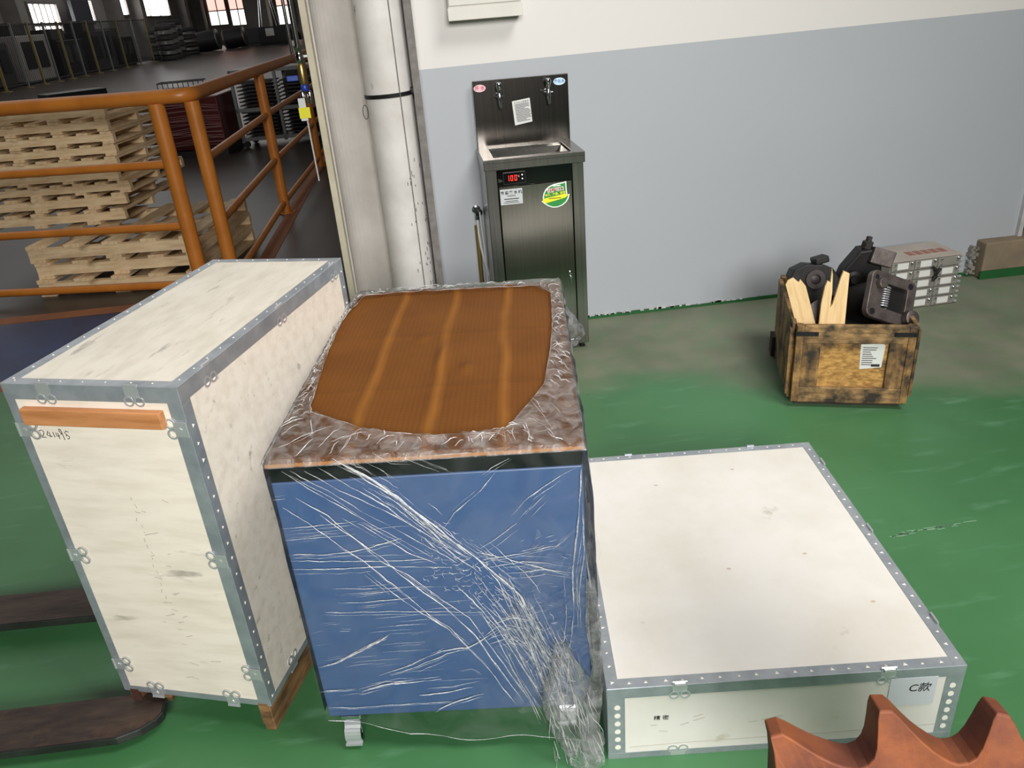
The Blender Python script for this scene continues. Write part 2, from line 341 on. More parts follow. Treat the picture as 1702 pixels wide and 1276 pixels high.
while x < 3.1:
    x2 = x+random.uniform(.04, .12); bb.box((x, 4.047, 0), (x2, 4.056, random.uniform(.012, .022))); x = x2
struct(bb.build('baseboard_front', 'green_paint'))
fl_ = MB(); 
for k in range(34):
    x = random.uniform(.78, 1.75); fl_.box((x, 4.044, .016), (x+random.uniform(.008, .03), 4.056, .016+random.uniform(.004, .012)))
struct(fl_.build('trim_4', 'white_trim'))
mat('floor_scuff', C(132,168,138), None, rough=.8)
sc_ = MB()
for k in range(30):
    f = random.random(); x = 1.35+.3*f+random.gauss(0, .008); y = 1.89+.02*f+random.gauss(0, .005); l = random.uniform(.01, .05); sc_.add([(x, y, .0006), (x+l, y-.002+l*.02, .0006), (x+l, y+.001+l*.02, .0006), (x, y+.003, .0006)], [(0, 1, 2, 3)])
sc_.build('scuff_mark', 'floor_scuff', bpy.data.objects['floor'])
struct(MB().box((-19.2, -8, 6.5), (8.2, 86, 6.7)).build('ceiling', 'ceil'))
struct(MB().box((-19.2, -8.2, -.3), (8.2, -8, 6.5)).build('wall_back', 'wall_plain'))
struct(MB().box((8, -8, -.3), (8.2, 4.25, 6.5)).build('wall_right', 'wall_plain'))
struct(MB().box((-.45, 4.30, -.3), (-.25, 86, 6.5)).build('wall_hall_right', 'hall_wall'))
struct(MB().box((-19.2, -8, -.3), (-19, 86, 6.5)).build('wall_left', 'hall_wall'))
struct(MB().box((-19, 85, -.3), (-.25, 86, 6.5)).build('wall_far', 'hall_wall'))
def window_side(n, y0, y1, z0, z1, nm, bar=None):
    o = struct(MB().ring([(y0-.12, z0-.12), (y1+.12, z0-.12), (y1+.12, z1+.12), (y0-.12, z1+.12)], [(y0, z0), (y1, z0), (y1, z1), (y0, z1)], 0, .15, basis((-19, 0, 0), (0, 1, 0), (0, 0, 1), (1, 0, 0))).build('window_%d' % n, 'hall_grey'))
    wd = (y1-y0)/nm
    for k in range(nm):
        MB().box((-18.99, y0+k*wd+.05, z0), (-18.97, y0+(k+1)*wd-.05, z1)).build('pane', 'sky_white', o)
        if k: MB().box((-18.99, y0+k*wd-.05, z0), (-18.9, y0+k*wd+.05, z1)).build('mullion', 'hall_grey', o)
    if bar: MB().box((-18.96, y0, bar), (-18.86, y1, bar+.1)).build('transom', 'hall_grey', o)
window_side(1, 46.1, 49.6, 2.05, 3.35, 5, 2.3)
window_side(2, 53.4, 55.0, 2.5, 3.6, 2)
window_side(3, 59.4, 61.6, 2.8, 3.9, 2)
window_side(4, 64.2, 72.0, 2.7, 4.6, 3)
def window_far(n, x0, x1, z0, z1):
    o = struct(MB().ring([(x0-.15, z0-.15), (x1+.15, z0-.15), (x1+.15, z1+.15), (x0-.15, z1+.15)], [(x0, z0), (x1, z0), (x1, z1), (x0, z1)], 0, .2, T(0, 85, 0) @ FRONT).build('window_%d' % n, 'hall_grey'))
    xm = (x0+x1)/2; zm = 2.95
    for a, b2 in ((x0, xm-.04), (xm+.04, x1)):
        MB().box((a, 84.95, z0), (b2, 84.99, zm-.05)).build('pane', 'sky_green', o)
        MB().box((a, 84.95, zm+.05), (b2, 84.99, z1)).build('pane', 'sky_pink', o)
    MB().box((x0, 84.85, zm-.05), (x1, 84.99, zm+.05)).build('transom', 'hall_dark', o)
    MB().box((xm-.04, 84.85, z0), (xm+.04, 84.99, z1)).build('mullion', 'hall_dark', o)
window_far(5, -18.7, -17.1, 1.75, 5.0); window_far(6, -16.7, -15.3, 1.6, 5.0); window_far(7, -12.3, -10.8, 1.35, 5.0)

# ------------------------------------------------------------------ metal edged plywood crates
def clip_mesh():
    b = MB()
    for s in (-1, 1): b.ring(circ(.0125, 14, s*.0125, .016), circ(.0085, 14, s*.0125, .016), 0, .0025)
    b.prism(rrect(-.017, -.022, .017, .008, .004), .0005, .003); b.lathe([(.005, .003), (.004, .005)], 10, T(0, -.006, 0))
    b.tube([(-.017, -.022, .003), (.017, -.022, .003)], .0025, 6)
    return b.mesh('clip', 'galv_bright', False)
CLIP = clip_mesh()
def clip(parent, o, along, onto): put('clip', CLIP, parent, basis(o, along, onto))
def strip(parent, p0, p1, n1, n2, w1, w2, t=None, m='galv'):
    # L shaped edge strip from p0 to p1; n1, n2 are the outward normals of its two faces; w1 lies on face n1 (runs against n2) and w2 on face n2
    p0, p1, n1, n2 = Vector(p0), Vector(p1), Vector(n1), Vector(n2); b = MB()
    ax = (p1-p0).normalized(); t = t or (.0014 if abs(ax.x) > .5 else .0019 if abs(ax.y) > .5 else .0010)
    prof = [-n2*w1+n1*.0004, -n2*w1+n1*t, n1*t+n2*t*.4, n1*t*.4+n2*t, n2*t-n1*w2, n2*.0004-n1*w2, Vector((0, 0, 0))]
    n = len(prof); vs = [p0+q for q in prof]+[p1+q for q in prof]
    b.add(vs, [(i, (i+1) % n, n+(i+1) % n, n+i) for i in range(n)]+[tuple(range(n)), tuple(range(2*n-1, n-1, -1))])
    return b.build('edge_strip', m, parent)
def tabs(parent, p0, p1, nrm, inw, off, step, size=.008, jitter=.3, mt='tab_white'):
    p0, p1, nrm, inw = Vector(p0), Vector(p1), Vector(nrm), Vector(inw); ax = (p1-p0).normalized(); L = (p1-p0).length; b = MB(); d = step*.5
    while d < L-step*.3:
        c0 = p0+ax*(d+random.uniform(-jitter, jitter)*step*.3)+inw*off+nrm*.0020; s = size*random.uniform(.8, 1.2)
        b.add([c0-ax*s*.5, c0+ax*s*.5, c0+inw*s*.9, c0+nrm*.002+inw*s*.3], [(0, 1, 3), (1, 2, 3), (2, 0, 3), (0, 2, 1)]); d += step
    return stuff(b.build('tabs', mt, parent))

# tall crate
LW, LD, LH, LZ = .424, .862, .909, .09
X, Y, Z = Vector((1, 0, 0)), Vector((0, 1, 0)), Vector((0, 0, 1))
tc_ = thing('plywood_crate', 'tall narrow plywood crate with metal edges and handwritten number, left of blue cabinet', 'crate', (-.957, 1.616, 0), R(-18.15))
z0, z1 = LZ, LZ+LH; t = .01
for n_, a, b_, m_ in (('top_panel', (0, 0, z1-t), (LW, LD, z1), 'ply_top'), ('front_panel', (0, 0, z0), (LW, t, z1-t), 'ply'), ('back_panel', (0, LD-t, z0), (LW, LD, z1-t), 'ply'),
                   ('side_panel', (0, t, z0), (t, LD-t, z1-t), 'ply'), ('side_panel', (LW-t, t, z0), (LW, LD-t, z1-t), 'ply'), ('bottom_panel', (t, t, z0), (LW-t, LD-t, z0+t), 'ply')):
    MB().box(a, b_).build(n_, m_, tc_)
sw, sv = .026, .036
strip(tc_, (0, 0, z1), (LW, 0, z1), Z, -Y, sw, sv); strip(tc_, (0, LD, z1), (LW, LD, z1), Z, Y, sw, sv)
strip(tc_, (0, 0, z1), (0, LD, z1), Z, -X, sw, sv); strip(tc_, (LW, 0, z1), (LW, LD, z1), Z, X, sw, sv)
for px_, nx in ((0, -X), (LW, X)):
    for py_, ny in ((0, -Y), (LD, Y)): strip(tc_, (px_, py_, z0), (px_, py_, z1-sv), nx, ny, .03, .032 if px_ else .022)
for a, b_, n1 in (((0, 0, z0), (LW, 0, z0), -Y), ((0, LD, z0), (LW, LD, z0), Y), ((0, 0, z0), (0, LD, z0), -X), ((LW, 0, z0), (LW, LD, z0), X)): strip(tc_, a, b_, n1, -Z, .018, .02)
tabs(tc_, (0, 0, z1), (LW, 0, z1), Z, Y, .012, .056, .005); tabs(tc_, (LW, 0, z1), (LW, LD, z1), Z, -X, .012, .056, .005); tabs(tc_, (0, 0, z1), (0, LD, z1), Z, X, .012, .056, .005)
tabs(tc_, (0, LD, z1), (LW, LD, z1), Z, -Y, .012, .056, .005)
tabs(tc_, (LW, 0, z0), (LW, 0, z1-.04), X, Y, .012, .044, .009); tabs(tc_, (LW, LD, z0), (LW, LD, z1), X, -Y, .012, .05, .008)
for x in (.103, .316): clip(tc_, (x, -.002, z1-.018), X, -Z)
for x in (.102, .322): clip(tc_, (x, -.002, z0+.014), X, Z)
for z in (.889, .543, .188): clip(tc_, (.026, -.002, z), -Z, X); clip(tc_, (LW-.022, -.002, z+.014), Z, -X)
for y in (.111, .456, .795): clip(tc_, (LW+.002, y, z1-.018), Y, -Z)
for y in (.135, .5, .75): clip(tc_, (LW+.002, y, z0+.014), -Y, Z)
pl = MB().box((.038, -.018, .908), (.378, -.0005, .947)).build('nailed_plank', 'red_wood', tc_, bevel=.002)
pl['label'] = 'reddish bare wood plank nailed under the lid'
def ink(parent, strokes, r, M, name, m='ink'):
    b = MB()
    for s in strokes: b.tube([(x, y, 0) for x, y in s], r, 5)
    for v in b.v: v.z *= .3
    o = b.build(name, m, parent); o.matrix_local = M; return o
digs = [[(0,.9),(.3,1),(.62,.85),(.6,.6),(.15,.1),(.1,.02),(.4,.06),(.75,.02)], [(1.3,.9),(1.0,.35),(1.15,.3),(1.75,.2)], [(1.45,.75),(1.5,.1)], [(2.05,.8),(2.1,.1)],
        [(2.5,.75),(2.45,.3),(2.6,.25),(2.95,.35)], [(2.75,.7),(2.8,-.1)], [(3.35,.6),(3.1,.9),(3.15,1.25),(3.35,1.2),(3.45,.7),(3.5,-.2)], [(3.15,.5),(3.4,.65)],
        [(4.5,.85),(4.15,1.0),(3.85,.75),(4.1,.5),(4.4,.2),(4.2,-.05),(3.95,.0)], [(3.9,.3),(4.1,.5)]]
ink(tc_, [[(.052+x*.0165, .868+y*.019) for x, y in s] for s in digs], .0009, T(0, -.0008, 0) @ FRONT, 'handwritten_number')
# scuffs on the end panel
scf = []
for k in range(26):
    x = random.gauss(.23, .035); z = random.uniform(.16, .72); l = random.uniform(.006, .03); a = random.uniform(-.6, .4)
    scf.append([(x, z), (x+l*math.cos(a), z+l*math.sin(a))])
for k in range(16):
    z = .72-k*.019; x = .226+.004*math.sin(k*1.7); scf.append([(x, z), (x+random.uniform(-.003, .003), z-random.uniform(.004, .012))])
mat('scuff', C(182,174,162), None, rough=.8)
stuff(ink(tc_, scf, .0011, T(0, -.0003, 0) @ FRONT, 'scuff_marks', 'scuff'))
sk = MB().box((LW-.034, .0, 0), (LW-.004, LD, z0-.004)).build('skid', 'skid_wood', tc_, bevel=.002)
MB().box((.012, .0, 0), (.04, .06, z0-.004)).build('skid_block', 'skid_wood', tc_, bevel=.002); MB().box((.08, .02, .04), (.115, .06, z0-.004)).build('skid_block', 'skid_wood', tc_, bevel=.002)
MB().box((.004, LD-.08, 0), (.04, LD, z0-.004)).build('skid_block', 'skid_wood', tc_)
MB().box((LW-.034, -.003, .025), (LW-.008, .0, z0+.006)).build('foot_bracket', 'skid_wood', tc_); MB().box((.018, -.003, .03), (.042, .0, z0+.006)).build('foot_bracket', 'rust_dark', tc_)

# low crate
CW, CD, CH = .815, .99, .231
lc = thing('plywood_crate', 'low wide plywood crate with clean white lid, lying right of blue cabinet', 'crate', (.268, 1.25, 0), R(-5.96))
z1 = CH; z0 = .006
for n_, a, b_ in (('top_panel', (0, 0, z1-t), (CW, CD, z1)), ('front_panel', (0, 0, z0), (CW, t, z1-t)), ('back_panel', (0, CD-t, z0), (CW, CD, z1-t)), ('side_panel', (0, t, z0), (t, CD-t, z1-t)), ('side_panel', (CW-t, t, z0), (CW, CD-t, z1-t)), ('bottom_panel', (t, t, z0), (CW-t, CD-t, z0+t))):
    MB().box(a, b_).build(n_, 'ply_clean', lc)
sw = .027; sv = .03
for a, b_, n2 in (((0, 0, z1), (CW, 0, z1), -Y), ((0, CD, z1), (CW, CD, z1), Y), ((0, 0, z1), (0, CD, z1), -X), ((CW, 0, z1), (CW, CD, z1), X)): strip(lc, a, b_, Z, n2, sw, sv)
for a, b_, n1 in (((0, 0, 0), (CW, 0, 0), -Y), ((0, CD, 0), (CW, CD, 0), Y), ((0, 0, 0), (0, CD, 0), -X), ((CW, 0, 0), (CW, CD, 0), X)): strip(lc, a, b_, n1, -Z, .018, .02)
for px_, nx in ((0, -X), (CW, X)):
    for py_, ny in ((0, -Y), (CD, Y)):
        strip(lc, (px_, py_, .018), (px_, py_, z1-sv), nx, ny, .04, .04)
        if py_ == 0:
            for k in range(6):
                MB().prism(circ(.0072, 14, (px_ or 0)+(.022 if px_ == 0 else -.022), .04+k*.0265), .0014, .0026, FRONT).build('strip_hole', 'tab_white', lc)
tabs(lc, (.03, 0, z1), (CW, 0, z1), Z, Y, .010, .042, .010); tabs(lc, (CW, 0, z1), (CW, CD, z1), Z, -X, .010, .042, .009); tabs(lc, (0, CD, z1), (CW, CD, z1), Z, -Y, .010, .046, .009); tabs(lc, (0, 0, z1), (0, CD, z1), Z, X, .010, .042, .009)
for x in (.166, .64): clip(lc, (x, -.002, z1-.014), X, -Z)
for x in (.166, .64): clip(lc, (x, -.002, .006), -X, Z)
for x in (.166, .64): MB().tube([(x-.012, .0, z1+.003), (x+.012, .0, z1+.003)], .006, 8).build('clip_hook', 'galv_bright', lc)
for y in (.86, .505, .144): put('clip', CLIP, lc, basis((CW+.002, y, z1-.014), Y, -Z)); MB().tube([(CW, y-.012, z1+.003), (CW, y+.012, z1+.003)], .005, 8).build('clip_hook', 'galv', lc)
for x in (.2, .617): MB().tube([(x-.012, CD, z1+.003), (x+.012, CD, z1+.003)], .005, 8).build('clip_hook', 'galv', lc)
mat('label_grey', C(200,203,208), None, rough=.5)
pl = MB().box((.648, -.0022, .118), (.756, -.0004, .205)).build('paper_label', 'label_grey', lc)
text('lettering', 'C款', .03, 'ink', pl, T(.717, -.0026, .172) @ FRONT, shear=.15)
text('stencil_lettering', '精 密', .016, 'ink', lc, T(.125, -.0006, .128) @ FRONT)
ink(lc, [[(.20, .125), (.222, .132)], [(.2, .112), (.226, .121)], [(.17, .1), (.19, .107)], [(.1, .105), (.115, .105)], [(.12, .085), (.14, .082)], [(.36, .1), (.41, .11)], [(.33, .095), (.35, .097)]], .0011, T(0, -.0003, 0) @ FRONT, 'scuff_marks', 'scuff')
ink(lc, [[(.05, .036), (.2, .040), (.45, .042), (.78, .046)]], .0008, T(0, -.0003, 0) @ FRONT, 'board_crack', 'scuff')
mat('knot', C(200,184,158), None, rough=.7)
for (x, y) in ((.26, .80), (.60, .42), (.38, .38), (.70, .22), (.52, .86)): MB().prism(circ(.004, 10, x, y, 1.5), z1, z1+.0006).build('knot', 'knot', lc)

# ------------------------------------------------------------------ blue cabinet on castors
BW, BD, BZ, BT = .65, 1.02, .10, .842
FB = ((-.398, 1.412, 0), R(-7.4))
bc = thing('machine_cabinet', 'blue steel cabinet with black rim on castors, wrapped in clear film over brown paper', 'cabinet', *FB)
MB().box((0, 0, BZ), (BW, BD, .79)).build('body', 'blue_paint', bc, bevel=.004)
MB().box((.001, .001, .79), (BW-.001, BD-.001, .834)).build('rim', 'black_gloss', bc, bevel=.002)
pm_ = MB(); nu, nv = 96, 120
def crease(d, w): return max(0, 1-abs(d)/w)
for j in range(nv+1):
    for i in range(nu+1):
        u = i/nu; v = j/nv
        h = .0012*noise.noise((u*5, v*7, 1))+.0008*noise.noise((u*16, v*20, 4))
        for k, c0 in enumerate((.25, .5, .75)):
            wv = .012*noise.noise((v*4, k*3.1, 2)); h += (.0035+.003*noise.noise((v*6, k, 7)))*crease(u-c0-wv, .03)
        for c0 in (.30, .62): h += .0015*crease(v-c0, .02)
        h += .012*math.exp(-((u-.50)**2/.0006+(v-.47)**2/.006))+.008*math.exp(-((u-.60)**2/.0006+(v-.40)**2/.0009))+.006*math.exp(-((u-.40)**2/.0008+(v-.60)**2/.0004))
        pm_.v.append(Vector((u*(BW+.004)-.002, v*(BD+.004)-.002, .838+max(h, 0))))
W1 = nu+1
for j in range(nv):
    for i in range(nu): pm_.f.append((j*W1+i, j*W1+i+1, (j+1)*W1+i+1, (j+1)*W1+i))
paper = pm_.build('brown_paper', 'kraft', bc, smooth=True)
ed = MB().box((-.003, -.003, .829), (BW+.003, BD+.003, .8365)).build('cover_board', 'kraft_edge', bc)
for cx, cy in ((.052, .028), (BW-.06, .06), (.06, BD-.06), (BW-.06, BD-.06)):
    b = MB(); b.prism(rrect(-.028, -.03, .028, .03, .006), .088, BZ, T(cx, cy, 0)); b.box((-.02, -.022, .03), (-.016, .02, .09), T(cx, cy, 0)); b.box((.016, -.022, .03), (.02, .02, .09), T(cx, cy, 0))
    cs = b.build('castor', 'chrome', bc, bevel=.002)
    MB().lathe([(.03, -.012), (.033, -.009), (.033, .009), (.03, .012)], 20, T(cx, cy, .034) @ RY(90)).build('wheel', 'rubber', cs, smooth=True)
    sh = MB(); n = 10
    prof = [(.040*math.cos(R(a)), .040*math.sin(R(a))) for a in range(95, 206, 12)]
    for k in range(len(prof)-1):
        (a0, b0), (a1, b1) = prof[k], prof[k+1]; sh.add([(cx-.02, cy+a0, .036+b0), (cx+.02, cy+a0, .036+b0), (cx+.02, cy+a1, .036+b1), (cx-.02, cy+a1, .036+b1)], [(0, 1, 2, 3)])
    sh.box((cx-.021, cy-.046, .014), (cx+.021, cy-.034, .02))
    o = sh.build('brake_hood', 'galv_bright', cs, smooth=False); so = o.modifiers.new('solid', 'SOLIDIFY'); so.thickness = .003

# stretch film wrapped round the cabinet
def lerp(x, pts):
    for (a, va), (b, vb) in zip(pts, pts[1:]):
        if x <= b: return va+(vb-va)*max(0, (x-a))/(b-a)
    return pts[-1][1]
def front_off(u, z):   # distance of the film in front of the panel
    q = .006+.004*noise.noise((u*6, z*6, 0))+.0025*noise.noise((u*22, z*22, 3))
    q += .012*math.exp(-((u-.52-(.5-z)*.25)/.05)**2)*max(0, min(1, (.65-z)*4))
    if z < .12: q += (.12-z)*.25
    return q
def sheet(nu, nv, f):
    b = MB()
    for j in range(nv+1):
        for i in range(nu+1): b.v.append(Vector(f(i/nu, j/nv)))
    for j in range(nv):
        for i in range(nu): b.f.append((j*(nu+1)+i, j*(nu+1)+i+1, (j+1)*(nu+1)+i+1, (j+1)*(nu+1)+i))
    return b
ZB = [(0, .100), (.1, .088), (.2, .055), (.3, .036), (.45, .034), (.6, .03), (.7, .02)]
def f_front(a, b):
    u = -.008+a*(BW+.018); z0 = lerp(u, ZB); z = z0+b*(.845-z0)
    return (u, -front_off(u, z), z)
fm = sheet(120, 120, f_front).build('stretch_film', 'film_clear', bc, smooth=True); fm['label'] = 'wrinkled clear stretch film'
def f_right(a, b):
    y = -.004+a*(BD+.004); z = .26+b*(.845-.26)
    q = .010+.018*math.sin(min(1, (1-b)*1.6)*math.pi*.5)*(.6+.8*noise.noise((y*5, z*4, 5)))+.006*noise.noise((y*18, z*9, 6))
    return (BW+max(.004, q), y, z)
sheet(90, 60, f_right).build('side_sheet', 'film_crinkle', fm, smooth=True)
def f_left(a, b):
    y = a*.5; z = .12+b*.72; return (-.006-.003*noise.noise((y*14, z*8, 8))-.001, y, z)
sheet(30, 40, f_left).build('side_sheet', 'film_clear', fm, smooth=True)
hole = [(.03,.965),(.005,.754),(.014,.535),(.03,.352),(.045,.196),(.118,.145),(.18,.102),(.263,.069),(.342,.05),(.418,.048),(.488,.047),(.519,.108),(.553,.187),(.582,.258),(.603,.442),(.617,.642),(.622,.885),(.575,.955),(.463,.962),(.292,.968),(.135,.975)]
def resample(P, n):
    P = P+[P[0]]; d = [0]
    for a, b in zip(P, P[1:]): d.append(d[-1]+math.hypot(b[0]-a[0], b[1]-a[1]))
    out = []; k = 0
    for i in range(n):
        s = d[-1]*i/n
        while d[k+1] < s: k += 1
        f = (s-d[k])/(d[k+1]-d[k]); out.append((P[k][0]+(P[k+1][0]-P[k][0])*f, P[k][1]+(P[k+1][1]-P[k][1])*f))
    return out
HP = resample(hole, 220); HP = [((HP[i-1][0]+HP[i][0]*2+HP[(i+1) % 220][0])/4, (HP[i-1][1]+HP[i][1]*2+HP[(i+1) % 220][1])/4) for i in range(220)]
tr = MB(); cxm, cym = BW/2, BD/2; NR = 12
for i, (hx, hy) in enumerate(HP):
    dx, dy = hx-cxm, hy-cym; k = min((cxm+.006)/max(abs(dx), 1e-6), (cym+.006)/max(abs(dy), 1e-6)); ox, oy = cxm+dx*k, cym+dy*k
    for j in range(NR+1):
        f = j/NR
        if j <= NR-3:
            g = f/((NR-3)/NR); x = hx+(ox-hx)*g; y = hy+(oy-hy)*g
            z = .8455+.010*abs(noise.noise((x*13, y*13, 0)))+.007*abs(noise.noise((x*38, y*38, 2)))+(.006*(1-g) if g < .3 else 0)
            if g > .9: z = min(z, .85)
        else:
            x, y = ox+(ox-cxm)*.006*(j-NR+3), oy+(oy-cym)*.006*(j-NR+3); z = .846-.004*(j-NR+3)
        tr.v.append(Vector((x, y, z)))
n_ = len(HP)
for i in range(n_):
    for j in range(NR): tr.f.append((i*(NR+1)+j, i*(NR+1)+j+1, ((i+1) % n_)*(NR+1)+j+1, ((i+1) % n_)*(NR+1)+j))
tr.build('top_sheet', 'film_crinkle', fm, smooth=True)
# rolled edge of the opening and radiating tension folds
fo = MB(); hb_ = [(x, y, .853+.004*noise.noise((x*20, y*20, 9))) for x, y in HP]; fo.tube(hb_+hb_[:1], [max(.0002, .0004+.0016*noise.noise((x*24, y*24, 1))) for x, y, z in hb_]+[.0004], 5)
for k in range(240):
    i = random.randrange(n_); hx, hy = HP[i]; dx, dy = hx-cxm, hy-cym; q = min((cxm+.004)/max(abs(dx), 1e-6), (cym+.004)/max(abs(dy), 1e-6)); ox, oy = cxm+dx*q, cym+dy*q
    a = random.uniform(0, .6); b = a+random.uniform(.15, .6); j = HP[(i+random.randint(-14, 14)) % n_]; wx, wy = (j[0]-hx)*.6, (j[1]-hy)*.6
    pts = []
    for s in range(6):
        g = min(1, a+(b-a)*s/5); pts.append((hx+(ox-hx)*g+wx*g+random.gauss(0, .0012), min(BD, max(0, hy+(oy-hy)*g+wy*g)), .856+.003*math.sin(s)))
    pts = [(min(BW, max(0, x)), y, z) for x, y, z in pts]
    q = random.uniform(.3, 1.1); fo.tube(pts, [v*q for v in (.0003, .0009, .0012, .0010, .0007, .0003)], 4)
stuff(fo.build('top_folds', 'film_fold_glint', fm, smooth=True))
STRANDS = [(2.2,[(0.142,0.847),(0.178,0.817),(0.219,0.784),(0.26,0.744),(0.297,0.7),(0.334,0.659),(0.372,0.613),(0.412,0.573),(0.446,0.53),(0.471,0.5),(0.502,0.462),(0.521,0.41),(0.54,0.349),(0.56,0.286),(0.573,0.205),(0.582,0.122),(0.592,0.07)]),(1.6,[(0.173,0.82),(0.209,0.781),(0.251,0.748),(0.292,0.704),(0.338,0.645),(0.387,0.599),(0.421,0.559),(0.455,0.501),(0.467,0.443),(0.494,0.352),(0.513,0.289),(0.537,0.191),(0.574,0.088)]),(1,[(0.032,0.824),(0.087,0.771),(0.151,0.717),(0.217,0.66),(0.27,0.617),(0.314,0.58)]),(1,[(0.05,0.823),(0.127,0.762),(0.186,0.708),(0.248,0.658),(0.312,0.607),(0.367,0.563)]),(1,[(0.08,0.821),(0.144,0.767),(0.21,0.722),(0.272,0.676),(0.321,0.633),(0.38,0.582)]),(1,[(0.112,0.825),(0.18,0.765),(0.236,0.717),(0.272,0.676)]),(1.2,[(0.015,0.732),(0.061,0.691),(0.119,0.627),(0.161,0.584),(0.208,0.525),(0.255,0.465),(0.294,0.411),(0.34,0.362),(0.369,0.307),(0.41,0.24),(0.445,0.164),(0.466,0.121)]),(1.2,[(0.047,0.755),(0.106,0.707),(0.159,0.638),(0.206,0.587),(0.233,0.544),(0.276,0.492),(0.321,0.446),(0.36,0.391),(0.39,0.344),(0.419,0.272),(0.454,0.197),(0.485,0.128)]),(1.2,[(0.091,0.708),(0.159,0.638),(0.204,0.574),(0.254,0.536),(0.303,0.483),(0.348,0.436),(0.379,0.405),(0.412,0.327),(0.446,0.254),(0.482,0.17),(0.503,0.127)]),(1.2,[(0.167,0.549),(0.214,0.489),(0.263,0.435),(0.324,0.379),(0.364,0.315)]),(1.1,[(0.167,0.683),(0.223,0.633),(0.272,0.59),(0.323,0.562)]),(1.3,[(0.37,0.486),(0.409,0.425),(0.438,0.371),(0.477,0.276),(0.513,0.185),(0.549,0.081)]),(1.3,[(0.408,0.418),(0.44,0.325),(0.468,0.228),(0.498,0.144),(0.524,0.074)]),(1.4,[(0.46,0.501),(0.487,0.412),(0.51,0.32),(0.527,0.224),(0.562,0.089)]),(1.4,[(0.478,0.514),(0.505,0.426),(0.528,0.334),(0.551,0.239),(0.575,0.114)]),(1.3,[(0.497,0.47),(0.524,0.373),(0.548,0.287),(0.562,0.206),(0.583,0.079)]),(1.2,[(0.428,0.446),(0.461,0.369),(0.489,0.267),(0.518,0.168),(0.554,0.055)]),(0.8,[(0.004,0.678),(0.086,0.682),(0.167,0.687)]),(0.8,[(0.004,0.649),(0.08,0.651),(0.156,0.655)]),(0.9,[(0.012,0.608),(0.077,0.606),(0.143,0.609),(0.2,0.622),(0.256,0.634)]),(0.8,[(0.003,0.591),(0.096,0.587),(0.204,0.577),(0.335,0.575)]),(0.9,[(0.001,0.568),(0.092,0.564),(0.175,0.564),(0.355,0.55)]),(0.7,[(0.082,0.509),(0.165,0.503),(0.249,0.501),(0.338,0.498)]),(0.8,[(0.095,0.489),(0.157,0.489),(0.214,0.493)]),(0.7,[(0.086,0.469),(0.142,0.466),(0.199,0.468),(0.268,0.472)]),(0.7,[(0.129,0.455),(0.175,0.457),(0.221,0.46)]),(0.8,[(0.053,0.442),(0.126,0.437),(0.195,0.436),(0.408,0.418)]),(1.6,[(0.011,0.275),(0.055,0.288),(0.107,0.316),(0.152,0.341),(0.184,0.361)]),(1.2,[(0.042,0.283),(0.106,0.312),(0.18,0.354)]),(1.6,[(0.154,0.241),(0.192,0.253),(0.229,0.268),(0.268,0.29),(0.305,0.307),(0.364,0.311),(0.4,0.332),(0.438,0.36)]),(1.2,[(0.172,0.238),(0.24,0.26),(0.316,0.298),(0.369,0.307)]),(1.3,[(0.008,0.198),(0.045,0.201),(0.082,0.201)]),(1.6,[(0.098,0.192),(0.161,0.208),(0.222,0.208),(0.294,0.216)]),(1.2,[(0.112,0.199),(0.186,0.213),(0.234,0.211)]),(1.6,[(0.234,0.166),(0.295,0.17),(0.363,0.186)]),(1.6,[(0.274,0.116),(0.309,0.133),(0.335,0.146),(0.391,0.164)]),(0.8,[(0.004,0.139),(0.176,0.138),(0.322,0.139)]),(1,[(0.35,0.658),(0.375,0.695),(0.438,0.747),(0.473,0.794)]),(1.4,[(0.496,0.68),(0.535,0.722),(0.595,0.767),(0.647,0.796)]),(1.2,[(0.525,0.681),(0.544,0.702),(0.561,0.72)]),(1.2,[(0.419,0.597),(0.459,0.624),(0.505,0.66)]),(1.2,[(0.413,0.587),(0.477,0.569),(0.54,0.544),(0.61,0.512)]),(1.1,[(0.422,0.566),(0.505,0.581),(0.586,0.595),(0.631,0.638)]),(1.1,[(0.473,0.528),(0.556,0.536),(0.615,0.518)]),(1.0,[(0.431,0.545),(0.509,0.56),(0.573,0.549)]),(1.3,[(0.646,0.787),(0.637,0.67),(0.618,0.518),(0.616,0.396),(0.6,0.283),(0.588,0.138)]),(1,[(0.646,0.701),(0.645,0.571),(0.63,0.461),(0.632,0.358)]),(1.2,[(0.285,0.848),(0.314,0.835),(0.343,0.818),(0.372,0.802)]),(1.2,[(0.345,0.838),(0.366,0.84),(0.426,0.839)]),(1,[(0.225,0.853),(0.252,0.833),(0.293,0.827)]),(0.9,[(0.442,0.784),(0.464,0.8),(0.501,0.821)]),(1.1,[(0.407,0.343),(0.438,0.371),(0.467,0.376),(0.507,0.366)]),(1.1,[(0.417,0.319),(0.459,0.335),(0.515,0.32)]),(1,[(0.428,0.379),(0.475,0.398),(0.531,0.395)]),(1,[(0.344,0.237),(0.375,0.243),(0.391,0.225)]),(1,[(-0.002,0.752),(0.025,0.754)]),(1,[(0.077,0.384),(0.1,0.382)])]
fs = MB()
